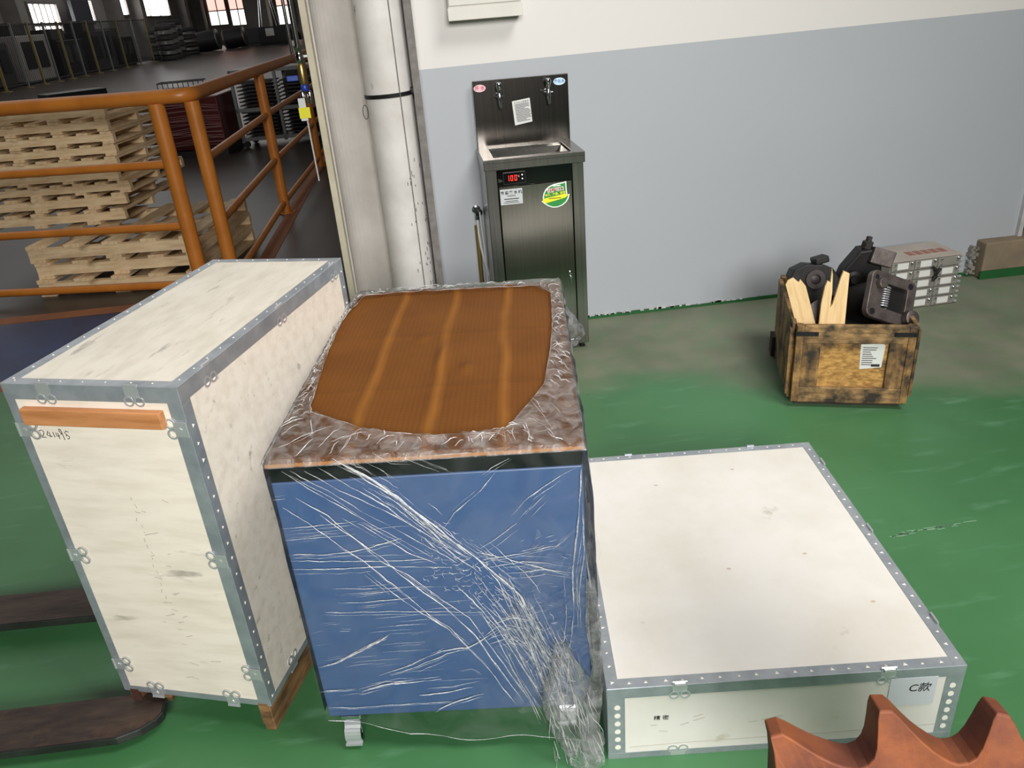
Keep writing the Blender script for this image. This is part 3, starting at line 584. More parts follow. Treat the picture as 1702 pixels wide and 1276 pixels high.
def fold(pts, r, wob=.0012):
    # pts (u, z): a raised, broken fold of film across the front, whitened as a glint
    dense = []
    for (u0, z0), (u1, z1) in zip(pts, pts[1:]):
        m = max(2, int(math.hypot(u1-u0, z1-z0)/.012))
        for s in range(m): dense.append((u0+(u1-u0)*s/m, z0+(z1-z0)*s/m))
    dense.append(pts[-1]); run = []; off = random.uniform(0, 50)
    for i, (u, z) in enumerate(dense):
        e = min(i, len(dense)-1-i)/3; k = .25+.75*min(1, e); g = noise.noise((i*.35, off, 0))
        rr = r*k*max(.12, .55+.9*g)
        run.append(((u+random.gauss(0, wob*.4), -front_off(u, z)-.0015, z+random.gauss(0, wob*.4)), rr))
    for i in range(0, len(run)-1, 9):
        seg = run[i:i+10]
        if len(seg) > 1: fs.tube([p for p, q in seg], [q for p, q in seg], 4)
for r, pts in STRANDS:
    fold(pts, .0013*r)
    for q in range(2 if r > 1 else 1):
        du, dz = random.gauss(0, .008), random.gauss(0, .008); a = random.randint(0, max(0, len(pts)-3)); fold([(min(.655, u+du+random.gauss(0, .002)), z+dz) for u, z in pts[a:a+random.randint(2, 6)]] if len(pts) > 3 else [(min(.655, u+du), z+dz) for u, z in pts], .0006*r)
for k in range(260):   # small wrinkles with sparkle painted white along the bundle and lower right
    s = random.random(); u = .30+.30*s+random.gauss(0, .03); z = .60-.42*s**1.2+random.gauss(0, .05)
    a = random.uniform(-2.2, .4); l = random.uniform(.006, .022); fold([(u, z), (u+l*.5*math.cos(a), z+l*.5*math.sin(a)), (u+l*math.cos(a+.5), z+l*math.sin(a+.5))], .0010)
for k in range(46):    # crackle to the right of the bundle
    u = random.uniform(.48, .62); z = random.uniform(.38, .62); a = random.uniform(-.5, .8); l = random.uniform(.006, .02)
    if u < .62: fold([(u, z), (u+l*math.cos(a), z+l*math.sin(a))], .0009)
for k in range(46):    # fine horizontal creases on the left
    u = random.uniform(.01, .3); z = random.uniform(.18, .70); l = random.uniform(.03, .12); fold([(u, z), (u+l*.5, z+.003), (u+l, z+.004)], .00045)
for k in range(60):    # fan of pleats down to the bunch
    s = k/60; u0 = .36+.2*s+random.gauss(0, .01); z0 = .50-.1*s+random.gauss(0, .05); u1 = .53+.09*s; z1 = .16+random.gauss(0, .03)
    a = random.uniform(0, .5); b = a+random.uniform(.2, .5); P = [(u0+(u1-u0)*q+.02*math.sin(q*2), z0+(z1-z0)*q) for q in (a, (a+b)/2, b)]; fold(P, .0009)
mainp = STRANDS[0][1]; cum = list(range(len(mainp)))
for k in range(120):   # crumpled bundle along the main diagonal
    a = random.uniform(0, len(mainp)-2.2); L_ = random.uniform(.4, 2.2); off_ = random.gauss(0, .012)*(1+a*.08); P = []
    for q in range(5):
        t_ = min(len(mainp)-1.001, a+L_*q/4); i = int(t_); f = t_-i; P.append((min(.655, mainp[i][0]+(mainp[i+1][0]-mainp[i][0])*f+off_*.7+random.gauss(0, .0012)), mainp[i][1]+(mainp[i+1][1]-mainp[i][1])*f+off_+random.gauss(0, .0012)))
    fold(P, random.choice((.0005, .0008, .0012)))
hem = [(u, lerp(u, ZB)+.004*math.sin(u*30)) for u in [k*.02 for k in range(0, 34)]]
fs.tube([(u, -front_off(u, z)-.001, z) for u, z in hem], [max(.0002, .0006+.0010*noise.noise((u*16, 0, 0))) for u, z in hem], 5)
stuff(fs.build('front_folds', 'film_fold_glint', fm, smooth=True))
def f_haze(a, b):
    z = .10+b*(.50+.12*noise.noise((a*6, 0, 3))); u = .46+.02*noise.noise((b*9, 4, 1))+.16*(b-.3)**2+a*(.215-.16*(b-.3)**2); return (u, -front_off(u, z)-.004-.004*abs(noise.noise((u*30, z*12, 4))), z)
sheet(50, 80, f_haze).build('overlap_sheet', 'film_haze', fm, smooth=True)
# bunched tail of film at the lower right corner, down to the floor
def bunch(path, seed, m, nseg=70, nr=40, amp=.45, name='bunched_film'):
    b = MB(); P = path
    for i in range(nseg+1):
        f = i/nseg*(len(P)-1); k = min(int(f), len(P)-2); f -= k
        c0 = Vector(P[k][0]).lerp(Vector(P[k+1][0]), f); r = P[k][1]+(P[k+1][1]-P[k][1])*f
        for j in range(nr):
            a = 2*math.pi*j/nr; q = 1+amp*noise.noise((math.cos(a)*1.6, math.sin(a)*1.6, i*.07+seed))+amp*.55*noise.noise((math.cos(a)*5, math.sin(a)*5, i*.12+seed))+amp*.25*noise.noise((math.cos(a)*11, math.sin(a)*11, i*.3+seed))
            b.v.append(c0+Vector((math.cos(a)*r*q, math.sin(a)*r*q*.6, .25*r*noise.noise((a*2, i*.15, seed)))))
            if b.v[-1].z < .003: b.v[-1].z = .003
    for i in range(nseg):
        for j in range(nr): b.f.append((i*nr+j, i*nr+(j+1) % nr, (i+1)*nr+(j+1) % nr, (i+1)*nr+j))
    return b.build(name, m, fm, smooth=True)
bunch([((.585, -.028, .33), .015), ((.59, -.04, .22), .045), ((.595, -.055, .13), .058), ((.612, -.07, .06), .048), ((.62, -.08, .02), .038), ((.625, -.085, .005), .042)], 1, 'film_bunch')
bunch([((.655, -.012, .50), .008), ((.66, -.016, .36), .016), ((.664, -.022, .25), .012), ((.655, -.035, .17), .016), ((.64, -.05, .10), .022), ((.645, -.07, .03), .025), ((.648, -.09, .006), .022)], 9, 'film_bunch', amp=.5)
bt = MB()
for k in range(50):
    u = .545+random.random()*.11; y = -.05-random.random()*.05; z = .02+random.random()*.2
    pts = [(u, y, z)]
    dr_ = random.gauss(.003, .003)
    for s in range(4): u += dr_+random.gauss(0, .0012); y += random.gauss(-.001, .001); z = max(.004, z-random.uniform(.010, .026)); pts.append((min(u, .668), y, z))
    q = random.uniform(.3, .9); bt.tube(pts, [v*q for v in (.0004, .0011, .0013, .0009, .0003)], 4)
stuff(bt.build('bunch_folds', 'film_fold_glint', fm, smooth=True))
# crumpled flap sticking out behind the far right corner
def f_flap(a, b):
    y = .66+.22*b; x = BW+.012+.05*a*math.sin(b*math.pi)+.012*noise.noise((a*4, b*5, 2)); z = .83-.07*a+.02*noise.noise((a*5, b*6, 3)); return (x, y, z)
sheet(26, 26, f_flap).build('loose_flap', 'film_crinkle', fm, smooth=True)

# ------------------------------------------------------------------ water dispenser
DW, DD, DH = .466, .367, 1.013
dp = thing('water_dispenser', 'stainless steel hot water dispenser with two taps against the grey wall', 'water dispenser', (.272, 3.655, 0), 0)
b = MB(); b.box((0, .004, .03), (.055, DD, .955)); b.box((DW-.055, .004, .03), (DW, DD, .955)); b.box((.055, .03, .03), (DW-.055, DD, .955)); b.box((.055, .004, .03), (DW-.055, .03, .06))
b.build('body', 'steel', dp, bevel=.003)
dr = MB().box((.058, 0, .065), (DW-.058, .028, .872)).build('door', 'steel_door', dp, bevel=.003)
MB().box((.056, .006, .875), (DW-.056, .03, .955)).build('control_panel', 'black_panel', dp)
for x in (.03, DW-.03):
    for y in (.04, DD-.04): MB().lathe([(.016, 0), (.016, .006), (.01, .01), (.01, .032)], 12, T(x, y, 0)).build('foot', 'rubber', dp)
scr = MB().box((.083, .002, .884), (.188, .007, .938)).build('display', 'black_panel', dp); 
MB().ring(rrect(.083, .884, .188, .938, .003), rrect(.0855, .8865, .1855, .9355, .003), 0, .0006, T(0, .002, 0) @ FRONT).build('display_frame', 'dark_metal', scr)
SEG = {'0': 'abcdef', '1': 'bc'}
sg = MB()
for k, ch in enumerate('100'):
    ox, oz, wd, hh, tk = .099+k*.0185, .899, .0110, .025, .0022
    rects = {'a': (0, hh-tk, wd, hh), 'b': (wd-tk, hh/2, wd, hh), 'c': (wd-tk, 0, wd, hh/2), 'd': (0, 0, wd, tk), 'e': (0, 0, tk, hh/2), 'f': (0, hh/2, tk, hh)}
    for s in SEG[ch]: x0, y0, x1, y1 = rects[s]; sg.box((ox+x0, .0012, oz+y0), (ox+x1, .002, oz+y1))
sg.build('digits', 'led_red', scr)
text('unit_lettering', '°C', .012, 'silver_label', scr, T(.155, .0016, .918) @ FRONT)
MB().lathe([(.0026, 0), (.0018, .001)], 10, T(.173, .002, .923) @ RX(90)).build('indicator_light', 'led_white', scr); MB().lathe([(.0022, 0), (.0015, .001)], 10, T(.173, .002, .905) @ RX(90)).build('indicator_light', 'led_white', scr)
MB().prism([(.058, .915), (.078, .905), (.08, .9), (.06, .895)], 0, .003, T(0, .006, 0) @ FRONT).build('panel_clip', 'chrome', dp)
lb = MB().box((.062, -.0014, .790), (.168, -.0002, .862)).build('nameplate', 'silver_label', dr)
text('lettering', '节 能 饮 水 机', .0165, 'ink', lb, T(.115, -.0016, .845) @ FRONT, bold=.0006)
MB().box((.095, -.0018, .829), (.135, -.0014, .832)).build('fine_print', 'ink', lb)
MB().box((.08, -.0018, .814), (.15, -.0014, .818)).build('fine_print', 'ink', lb)
fp = MB(); fp.box((.085, -.0018, .804), (.145, -.0014, .807)); fp.box((.075, -.0018, .797), (.15, -.0014, .7995)); fp.build('fine_print', 'ink', lb)
# leaf shaped sticker
def leaf(s, ox=.325, oz=.805):
    P = []
    for k in range(0, 13): a = R(180-90*k/12); P.append((ox+.068*s*(1+math.cos(a))-.052*s, oz+.03*s+.052*s*math.sin(a)*.9))
    P = [(-.055, -.012), (-.055, .004), (-.051, .02), (-.042, .035), (-.028, .046), (-.01, .053), (.012, .057), (.036, .059), (.05, .062), (.05, .04), (.051, .02), (.053, .004), (.062, .006), (.058, -.012), (.047, -.028), (.03, -.040), (.008, -.047), (-.014, -.046), (-.034, -.038), (-.05, -.026), (-.062, -.014)]
    return [(ox+x*s, oz+y*s) for x, y in P][::-1]
lf = MB().prism(leaf(1.1), .0002, .0012, FRONT).build('leaf_sticker', 'sticker_white', dr); lf['label'] = 'green and yellow leaf shaped sticker'
MB().prism(leaf(1.0), .0012, .0016, FRONT).build('green_field', 'sticker_green', lf)
MB().prism([(.262, .790), (.275, .778), (.30, .783), (.34, .790), (.374, .797), (.386, .808), (.37, .816), (.33, .809), (.275, .802), (.266, .800)], .0016, .002, FRONT).build('yellow_band', 'sticker_yellow', lf)
RT = RZ(5)
MB().box((.315, -.0022, .854), (.352, -.0017, .859)).build('fine_print', 'text_white', lf)
text('lettering', '甘露可口', .0205, 'text_white', lf, T(.326, -.0017, .837) @ FRONT @ RT, bold=.0012)
text('lettering', '甘露可口', .0195, 'text_red', lf, T(.326, -.0020, .837) @ FRONT @ RT, bold=.0002)
text('lettering', '节能、净器、耐用', .0125, 'text_yellow', lf, T(.324, -.0020, .818) @ FRONT @ RT, bold=.0003)
MB().box((.292, -.0026, .797), (.352, -.0021, .800)).build('fine_print', 'ink', lf)
lk = MB(); lk.lathe([(.009, 0), (.009, .006), (.005, .008), (.005, .012)], 14, T(.382, 0, .42) @ RX(90)); lock = lk.build('lock', 'chrome', dr, smooth=True)
kb = MB(); kb.ring(circ(.007, 12, .384, .398), circ(.003, 12, .384, .398), .006, .0085, FRONT); kb.box((.3825, -.0085, .372), (.3855, -.006, .394)); kb.build('key', 'chrome', lock)
# basin
bs = MB(); bs.ring([(-.006, -.012), (DW+.006, -.012), (DW+.006, DD-.02), (-.006, DD-.02)], [(.05, .035), (DW-.05, .035), (DW-.05, DD-.06), (.05, DD-.06)], .985, 1.005)
bs.box((-.006, -.012, .955), (DW+.006, -.008, .99)); bs.box((-.006, -.012, .955), (-.002, DD-.02, .99)); bs.box((DW+.002, -.012, .955), (DW+.006, DD-.02, .99))
bs.add([(.05,.035,.99),(DW-.05,.035,.99),(DW-.05,DD-.06,.99),(.05,DD-.06,.99),(.09,.07,.955),(DW-.09,.07,.955),(DW-.09,DD-.09,.955),(.09,DD-.09,.955)], [(0,1,5,4),(1,2,6,5),(2,3,7,6),(3,0,4,7),(4,5,6,7)])
bs.build('basin', 'steel', dp, bevel=.002)
# backsplash with taps, notice, ovals
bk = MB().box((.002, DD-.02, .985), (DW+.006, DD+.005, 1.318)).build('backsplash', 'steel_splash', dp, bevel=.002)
YB = DD-.021
for x, col_, lbl, tm, lx in ((.125, 'pink_label', '开 水', 'text_red', .035), (.365, 'cyan_label', '净化水', 'text_blue', DW-.038)):
    tp = MB(); M0 = T(x, YB, 1.245)
    tp.lathe([(.014, 0), (.014, .006), (.008, .008), (.008, .05)], 14, M0 @ RX(90))
    tp.tube([(0, -.045, .012), (0, -.047, -.005), (0, -.049, -.03), (.002, -.05, -.055)], [.009, .0105, .008, .0055], 12, M0)
    tap = tp.build('tap', 'chrome', bk, smooth=True)
    hd = MB(); hd.tube([(0, -.045, .012), (0, -.046, .03), (0, -.05, .05), (0, -.052, .062)], [.006, .012, .016, .011], 12, M0); hd.tube([(-.022, -.046, .0), (.022, -.046, .0)], .003, 8, M0); hd.build('handle', 'chrome', tap, smooth=True)
    ov = MB().prism(circ(.017, 22, lx, 1.285, 1.75), 0, .0012, T(0, YB, 0) @ FRONT).build('oval_label', col_, bk)
    text('lettering', lbl, .022 if len(lbl) == 3 and lbl[1] == ' ' else .018, tm, ov, T(lx, YB-.0014, 1.285) @ FRONT, bold=.0004)
nt_ = MB().prism([(.196, 1.098), (.284, 1.110), (.277, 1.222), (.188, 1.212)], 0, .0012, T(0, YB, 0) @ FRONT).build('notice', 'paper', bk)
text('lettering', '饮水机注意事项', .0105, 'ink', nt_, T(.234, YB-.0014, 1.205) @ FRONT @ RZ(5))
fp = MB()
for k in range(13):
    z = 1.192-k*.0066; x0 = .199+.0007*k; x1 = x0+random.choice((.068, .072, .075, .05, .074)); fp.box((x0, YB-.0018, z), (x1, YB-.0012, z+.0028), T(.2, 0, z) @ RY(-5) @ T(-.2, 0, -z))
fp.build('fine_print', 'ink', nt_)
# wall valve, hose, riser pipe
vl = thing('wall_valve', 'small chrome angle valve with white hose beside the dispenser', 'valve', (.238, 4.05, .69))
MB().lathe([(.022, 0), (.022, .004), (.012, .006), (.012, .03)], 16, RX(90)).build('valve_body', 'chrome', vl, smooth=True)
MB().lathe([(.017, 0), (.019, .004), (.019, .014), (.012, .018)], 16, T(.01, -.03, -.008) @ RX(90)).build('hand_wheel', 'dark_metal', vl, smooth=True)
MB().lathe([(.011, -.035), (.013, -.03), (.009, 0)], 12, T(0, -.02, -.015)).build('outlet_nut', 'chrome', vl, smooth=True)
MB().tube([(0, -.02, -.05), (.0, -.022, -.12), (.006, -.025, -.2), (.018, -.03, -.28), (.035, -.03, -.36), (.04, -.02, -.45), (.038, -.015, -.6), (.036, -.02, -.68)], .0065, 10).build('hose', 'hose_white', vl, smooth=True)
tag(MB().tube([(0, 0, .01), (0, 0, .61)], .012, 12).build('riser_pipe', 'brass', None, smooth=True, loc=(.232, 4.035, 0)), 'thin brass coloured pipe rising from floor under the wall valve', 'pipe')
tag(MB().tube([(0, 0, .0), (0, 0, .1), (-.004, 0, .5), (-.012, 0, .69)], .004, 8).build('drain_tube', 'hose_white', None, smooth=True, loc=(.262, 3.98, .0)), 'thin pale tube standing along the left side of the dispenser', 'tube')

# electrical box on the wall
eb = thing('electrical_box', 'cream metal electrical box mounted high on the white wall', 'electrical box', (.19, 4.055, 1.59))
MB().box((0, -.10, .0), (.34, 0, .55)).build('housing', 'ebox', eb, bevel=.004); MB().box((.004, -.106, .062), (.336, -.1, .545)).build('door', 'ebox', eb, bevel=.003)
MB().box((.13, -.107, .094), (.24, -.1055, .13)).build('paper_label', 'cab_grey', eb); MB().box((-.004, -.108, .0), (.344, -.1, .055)).build('lower_cover', 'ebox', eb, bevel=.003)

# ------------------------------------------------------------------ column with drain pipe, hoses
cl = struct(MB().box((-.467, 3.86, 0), (-.437, 4.30, 6.5)).build('column', 'flange_cream', bevel=.002)); cl.name = 'trim_5'
MB().box((-.437, 4.09, 0), (.0, 4.13, 6.5)).build('column_web', 'concrete_grey', cl); MB().box((-.012, 3.90, 0), (.024, 4.06, 6.5)).build('column_flange', 'flange_dark', cl)
MB().box((-.437, 3.93, 0), (-.43, 4.09, 6.5)).build('column_inner_face', 'concrete_grey', cl)
fil = MB()
for k in range(8):
    a0, a1 = R(180+90*k/8), R(180+90*(k+1)/8); r = .12
    fil.add([(-.431+r+r*math.cos(a0), 4.091-r-r*math.sin(a0), 0), (-.431+r+r*math.cos(a1), 4.091-r-r*math.sin(a1), 0), (-.431+r+r*math.cos(a1), 4.091-r-r*math.sin(a1), 6.5), (-.431+r+r*math.cos(a0), 4.091-r-r*math.sin(a0), 6.5)], [(0, 1, 2, 3)])
fil.build('plaster_cove', 'concrete_grey', cl, smooth=True)
dpz = thing('drain_pipe', 'thick white painted drain pipe running up beside the column', 'pipe', (-.130, 3.975, 0))
MB().lathe([(.112, 0), (.112, 6.5)], 40).build('pipe', 'concrete_white', dpz, smooth=True)
br = MB(); ar = [(.1145*math.cos(R(a)), .1145*math.sin(R(a)), 1.30+.02*(a+90)/90*.2) for a in range(-185, 11, 8)]
for dz in (-.006, .0, .006): br.tube([(x, y, z+dz) for x, y, z in ar], .0035, 6)
br.build('pipe_strap', 'dark_metal', dpz, smooth=True); bo = MB().box((.10, -.045, 1.295), (.13, -.012, 1.325)).build('strap_bolt', 'dark_metal', dpz, bevel=.004)
MB().tube([(.115*math.cos(R(-62)), .115*math.sin(R(-62)), z) for z in [k*.25 for k in range(0, 26)]], .0028, 6).build('cable', 'flange_dark', dpz)
MB().tube([(-.118+.012*math.cos(R(a)), -.075, 1.235+.032*math.sin(R(a))) for a in range(0, 361, 24)], .0018, 5).build('wire_loop', 'dark_metal', dpz)
dn = MB()
for k in range(40):
    z = random.uniform(.25, 1.0)**1.0; a = R(random.uniform(-75, -20)); l = random.uniform(.004, .02); q = random.gauss(0, .008)
    dn.tube([(.1125*math.cos(a), .1125*math.sin(a), z), (.1127*math.cos(a+q), .1127*math.sin(a+q), z+l)], .0014, 4)
stuff(dn.build('chipped_paint', 'dark_metal', dpz))
# air line with valve on the far side of the column
al = thing('air_line', 'chrome air line with brass valve, blue handle and yellow tag, left of column', 'pipe', (-.535, 4.12, 0))
MB().tube([(0, 0, 1.52), (0, 0, 2.6)], .013, 10).build('pipe', 'chrome', al, smooth=True); MB().tube([(-.035, .03, 1.50), (-.035, .03, 2.6)], .008, 10).build('thin_pipe', 'chrome', al, smooth=True)
MB().lathe([(.015, 1.46), (.021, 1.47), (.021, 1.49), (.016, 1.50), (.016, 1.52), (.02, 1.525), (.02, 1.54)], 12).build('coupling', 'chrome', al, smooth=True)
MB().lathe([(.016, 1.365), (.02, 1.375), (.02, 1.45), (.015, 1.46)], 10).build('valve_body', 'brass', al, smooth=True)
MB().box((-.075, -.03, 1.385), (-.02, -.018, 1.41)).build('valve_handle', 'blue_handle', al, bevel=.003)
MB().lathe([(.017, 1.335), (.02, 1.34), (.02, 1.36), (.016, 1.365)], 12).build('collar', 'blue_handle', al, smooth=True)
for dx in (-.016, .018): MB().lathe([(.012, 1.275), (.014, 1.285), (.014, 1.32), (.01, 1.335)], 10, T(dx, 0, 0)).build('quick_coupling', 'chrome', al, smooth=True)
MB().box((-.042, -.022, 1.20), (-.008, -.018, 1.305)).build('white_tag', 'paper', al); MB().box((-.046, -.026, 1.212), (.008, -.0215, 1.262)).build('yellow_tag', 'yellow_tag', al)
MB().box((.0, .0, 1.485), (.08, .012, 1.495)).build('pipe_clamp', 'galv_bright', al)
MB().tube([(-.016, 0, 1.275), (-.016, .0, 1.1), (-.014, .01, .9)], .004, 8).build('air_hose', 'hose_white', al, smooth=True)

# ------------------------------------------------------------------ railing
rl = thing('guard_railing', 'orange tubular steel guard railing between workshop and hall', 'railing', (-1.60, 5.28, 0))
A = Vector((-1.60, 5.28)); Bq = Vector((-1.375, 5.24)); P2 = Vector((-1.375, 7.62)); P3 = Vector((-1.30, 10.1)); P0 = Vector((-4.6, 5.86)); P4 = Vector((-1.24, 12.6))
off = Vector((1.60, -5.28, 0))
def rp(q, z): return Vector((q.x, q.y, z))+off
def post(q, h, r=.05): MB().tube([rp(q, .0), rp(q, h)], r, 18).build('post', 'orange_paint', rl, smooth=True); MB().lathe([(.09, 0), (.09, .012)], 20, T(*rp(q, 0))).build('base_plate', 'orange_paint', rl)
for q, h, r in ((A, 1.25, .05), (Bq, 1.25, .046), (P2, 1.24, .045), (P3, 1.24, .045), (P4, 1.24, .045), (P0, 1.25, .05)): post(q, h, r)
Cn = Bq+Vector((-.03, .0))
path = [rp(P0, 1.285), rp(A, 1.285), rp(A+(Bq-A)*.45, 1.285)]
for k in range(1, 7):
    f = k/6; a = (1-f)**2; b = 2*f*(1-f); c = f*f; q = (A+(Bq-A)*.45)*a+Bq*b+(Bq+(P2-Bq)*.05)*c; path.append(rp(q, 1.285))
path += [rp(P2, 1.272), rp(P3, 1.27), rp(P4, 1.27)]
MB().tube(path, .044, 18).build('top_rail', 'orange_paint', rl, smooth=True)
for z in (.885, .485, .085):
    MB().tube([rp(P0, z), rp(A, z)], .027, 14).build('rail', 'orange_paint', rl, smooth=True)
    MB().tube([rp(Bq, z+.015), rp(P2, z+.01), rp(P3, z+.01), rp(P4, z+.01)], .027, 14).build('rail', 'orange_paint', rl, smooth=True)

# ------------------------------------------------------------------ pallets
def plank(me): return me
def pallet_parts(wd, dp_, hb, nb, bw, tk, hs):
    # stringers along x, deck boards along y above and below
    parts = []
    st_ = MB().box((0, 0, 0), (wd, .045, hs)).mesh('stringer', 'pine'); bd = MB().box((0, 0, 0), (bw, dp_, tk)).mesh('deck_board', 'pine_y')
    for y in (0, (dp_-.045)/2, dp_-.045): parts.append(('stringer', st_, (0, y, tk)))
    for k in range(nb): parts.append(('deck_board', bd, ((wd-bw)*k/(nb-1), -.008, tk+hs)))
    for k in range(0, nb, 2): parts.append(('deck_board', bd, ((wd-bw)*k/(nb-1), -.004, 0)))
    return parts
thin = pallet_parts(1.12, 1.0, 0, 7, .085, .018, .050); thick = pallet_parts(1.12, 1.05, 0, 6, .10, .026, .060); low = pallet_parts(1.20, 1.15, 0, 5, .11, .024, .072)
def pallet(parts, label, loc, rz, group, flip=False):
    p = thing('pallet', label, 'pallet', loc, rz, group)
    for n, me, l in parts: put(n, me, p, T(*l))
lown = ('bottommost', 'second', 'third')
z = .0
for k in range(3):
    pallet(low, 'wide wooden pallet of the lower pile behind the railing, %s' % ('bottommost of its three' if k == 0 else 'middle of its three' if k == 1 else 'topmost of its three'), (-2.84+.015*k-.03*(k == 2), 5.66+.02*k+(.0 if k < 2 else -.03), z), R((-8, -6.5, -7)[k]), 'wide pallets of the lower pile'); z += .122
words = ('lowest', 'second from below', 'third from below', 'fourth from below', 'fifth from below', 'fourth from top', 'third from top', 'second from top', 'topmost')
for k in range(9):
    if k < 2: parts, hh = thick, .113
    else: parts, hh = thin, .088
    pallet(parts, 'light wooden pallet in the tall stack behind the railing, %s of nine' % words[k], (-3.34+random.uniform(-.03, .04)-(.05 if k < 2 else 0), 6.27+random.uniform(-.02, .02), z), R(-7+random.uniform(-1.2, 1.2)), 'pallets of the tall stack'); z += hh

# ------------------------------------------------------------------ fork tines
fk = thing('pallet_truck', 'dark steel pallet truck forks reaching in from the left edge of the photo', 'pallet truck', (-2.3, 1.9, 0))
def fork(y0, tipx, skew):
    P = [(-.1, y0-.075), (tipx-.10, y0-.075), (tipx-.045, y0-.055), (tipx-.012, y0-.03), (tipx, y0-.01), (tipx-.004, y0+.03), (tipx-.03, y0+.06), (tipx-.07, y0+.068), (-.1, y0+.075)]
    P = [(x, y+skew*x) for x, y in P]
    f = MB().prism(P, .034, .058).build('fork', 'fork_edge', fk, bevel=.003)
    Q = [(x-(.006 if x > 0 else 0), y0+skew*x+(y-y0-skew*x)*.94) for x, y in P]
    MB().prism(Q, .0582, .0592).build('top_plate', 'fork_steel', f)
    MB().lathe([(.016, -.03), (.016, .03)], 16, T(tipx-.35, y0+skew*(tipx-.35), .016) @ RX(90)).build('load_roller', 'rubber', f)
fork(-.30, 1.452, -.03); fork(.215, 1.37, -.06)
MB().box((-.35, -.42, .02), (-.08, .36, .35)).build('carriage', 'fork_steel', fk, bevel=.01)

# ------------------------------------------------------------------ rusty sprocket
GR, GN, GT = .50, 22, .055
TP = ((.40, .429), (.33, .437), (.285, .450), (.25, .470), (.225, .488), (.20, .4985), (.09, .497), (.03, .487), (-.06, .470), (-.16, .454), (-.26, .442), (-.36, .433), (-.44, .428), (-.50, .426))
st_ = 2*math.pi/GN
gp = [((1+f)*st_, r) for f, r in ((.60, .385), (.45, .42), (.30, .455), (.235, .478))]+[((1+f)*st_, r) for f, r in TP[5:]]
for k in range(0, -12, -1): gp += [((k+f)*st_, r) for f, r in TP]
gb = MB(); vs = []; fs_ = []
def tipk(r): return max(0, min(1, (r-.44)/.06))
for a, r in gp:
    ca, sa = math.cos(a), math.sin(a); q = min(.405, r-.01)
    for rr, h in ((r, .008*tipk(r)), (r, GT-.008*tipk(r)), (q, GT), (.15, GT), (.15, 0), (q, 0)): vs.append((rr*ca, rr*sa, h))
for i in range(len(gp)-1):
    for q in range(6): fs_.append((i*6+q, i*6+(q+1) % 6, (i+1)*6+(q+1) % 6, (i+1)*6+q))
fs_ += [tuple(range(6)), tuple((len(gp)-1)*6+q for q in range(5, -1, -1))]
gear = thing('sprocket', 'large rusty steel sprocket segment with pointed teeth in the lower right corner', 'sprocket', (.4985, .4933, 0), 0)
GM = T(0, 0, .4375) @ Matrix.Rotation(-.2194, 4, 'Z') @ Matrix.Rotation(-.2811, 4, 'X') @ FRONT @ Matrix.Rotation(1.6682, 4, 'Z') @ Matrix.Scale(.9082, 4)

gm = gb.add(vs, fs_, GM).build('toothed_wheel', 'rust', gear, bevel=.003)
rb = MB(); A0, A1 = (1.45)*st_, -11.4*st_; NS = 60; rv = []
for i in range(NS+1):
    a = A0+(A1-A0)*i/NS
    for rr, h in ((.385, GT), (.378, GT+.012), (.17, GT+.012), (.165, GT)): rv.append((rr*math.cos(a), rr*math.sin(a), h))
rb.add(rv, [(i*4+q, i*4+(q+1) % 4, (i+1)*4+(q+1) % 4, (i+1)*4+q) for i in range(NS) for q in range(4)]+[(0, 1, 2, 3), tuple(NS*4+q for q in (3, 2, 1, 0))], GM).build('raised_disc', 'rust_orange', gear)

# ------------------------------------------------------------------ old wooden crate with scrap
KW, KD, KH = .458, .62, .381
kc = thing('wooden_crate', 'oil stained open wooden crate full of machine scrap near the wall', 'crate', (1.433, 2.798, 0), R(-18.3))
for z, n_ in ((.035, 'floor_board'),): MB().box((.02, .02, z), (KW-.02, KD-.02, z+.015)).build(n_, 'grimy', kc)
for y in (.03, KD-.08): MB().box((.02, y, 0), (KW-.02, y+.05, .035)).build('runner', 'grimy', kc)
MB().box((.012, .008, .03), (KW-.012, .02, KH-.01)).build('front_panel', 'osb', kc)
for nm_, a, b_, m_ in (('front_board', (.03, -.008, .30), (KW-.03, .010, KH), 'old_board'), ('front_board', (.026, -.008, .028), (KW-.022, .010, .098), 'old_board'),
                       ('front_board', (.03, -.006, .098), (.10, .010, .30), 'old_post'), ('front_board', (.362, -.006, .098), (KW-.03, .010, .30), 'old_post'),
                       ('corner_post', (.0, -.010, .03), (.03, .03, KH-.004), 'old_post'), ('corner_post', (KW-.03, -.010, .03), (KW, .03, KH-.004), 'old_post'),
                       ('corner_post', (.0, KD-.03, .03), (.03, KD+.01, KH), 'old_post'), ('corner_post', (KW-.03, KD-.03, .03), (KW, KD+.01, KH), 'old_post'),
                       ('back_board', (.03, KD-.012, .03), (KW-.03, KD+.006, .21), 'grimy'), ('back_board', (.03, KD-.012, .213), (KW-.03, KD+.006, KH), 'grimy')):
    MB().box(a, b_).build(nm_, m_, kc, bevel=.003)
for sx in (0, 1):
    for (za, zb) in ((.03, .14), (.143, .26), (.263, KH-.006)):
        x0 = -.012 if sx == 0 else KW-.006; MB().box((x0, .03, za), (x0+.018, KD-.03, zb)).build('side_board', 'old_board' if za > .2 else 'old_post', kc, bevel=.003)
    MB().box((-.022 if sx == 0 else KW+.010, .02, .05), (-.010 if sx == 0 else KW+.022, .09, KH-.03)).build('side_batten', 'old_post', kc, bevel=.002)
MB().box((-.03, KD-.10, 0), (-.012, KD-.02, .10)).build('side_block', 'grimy', kc)
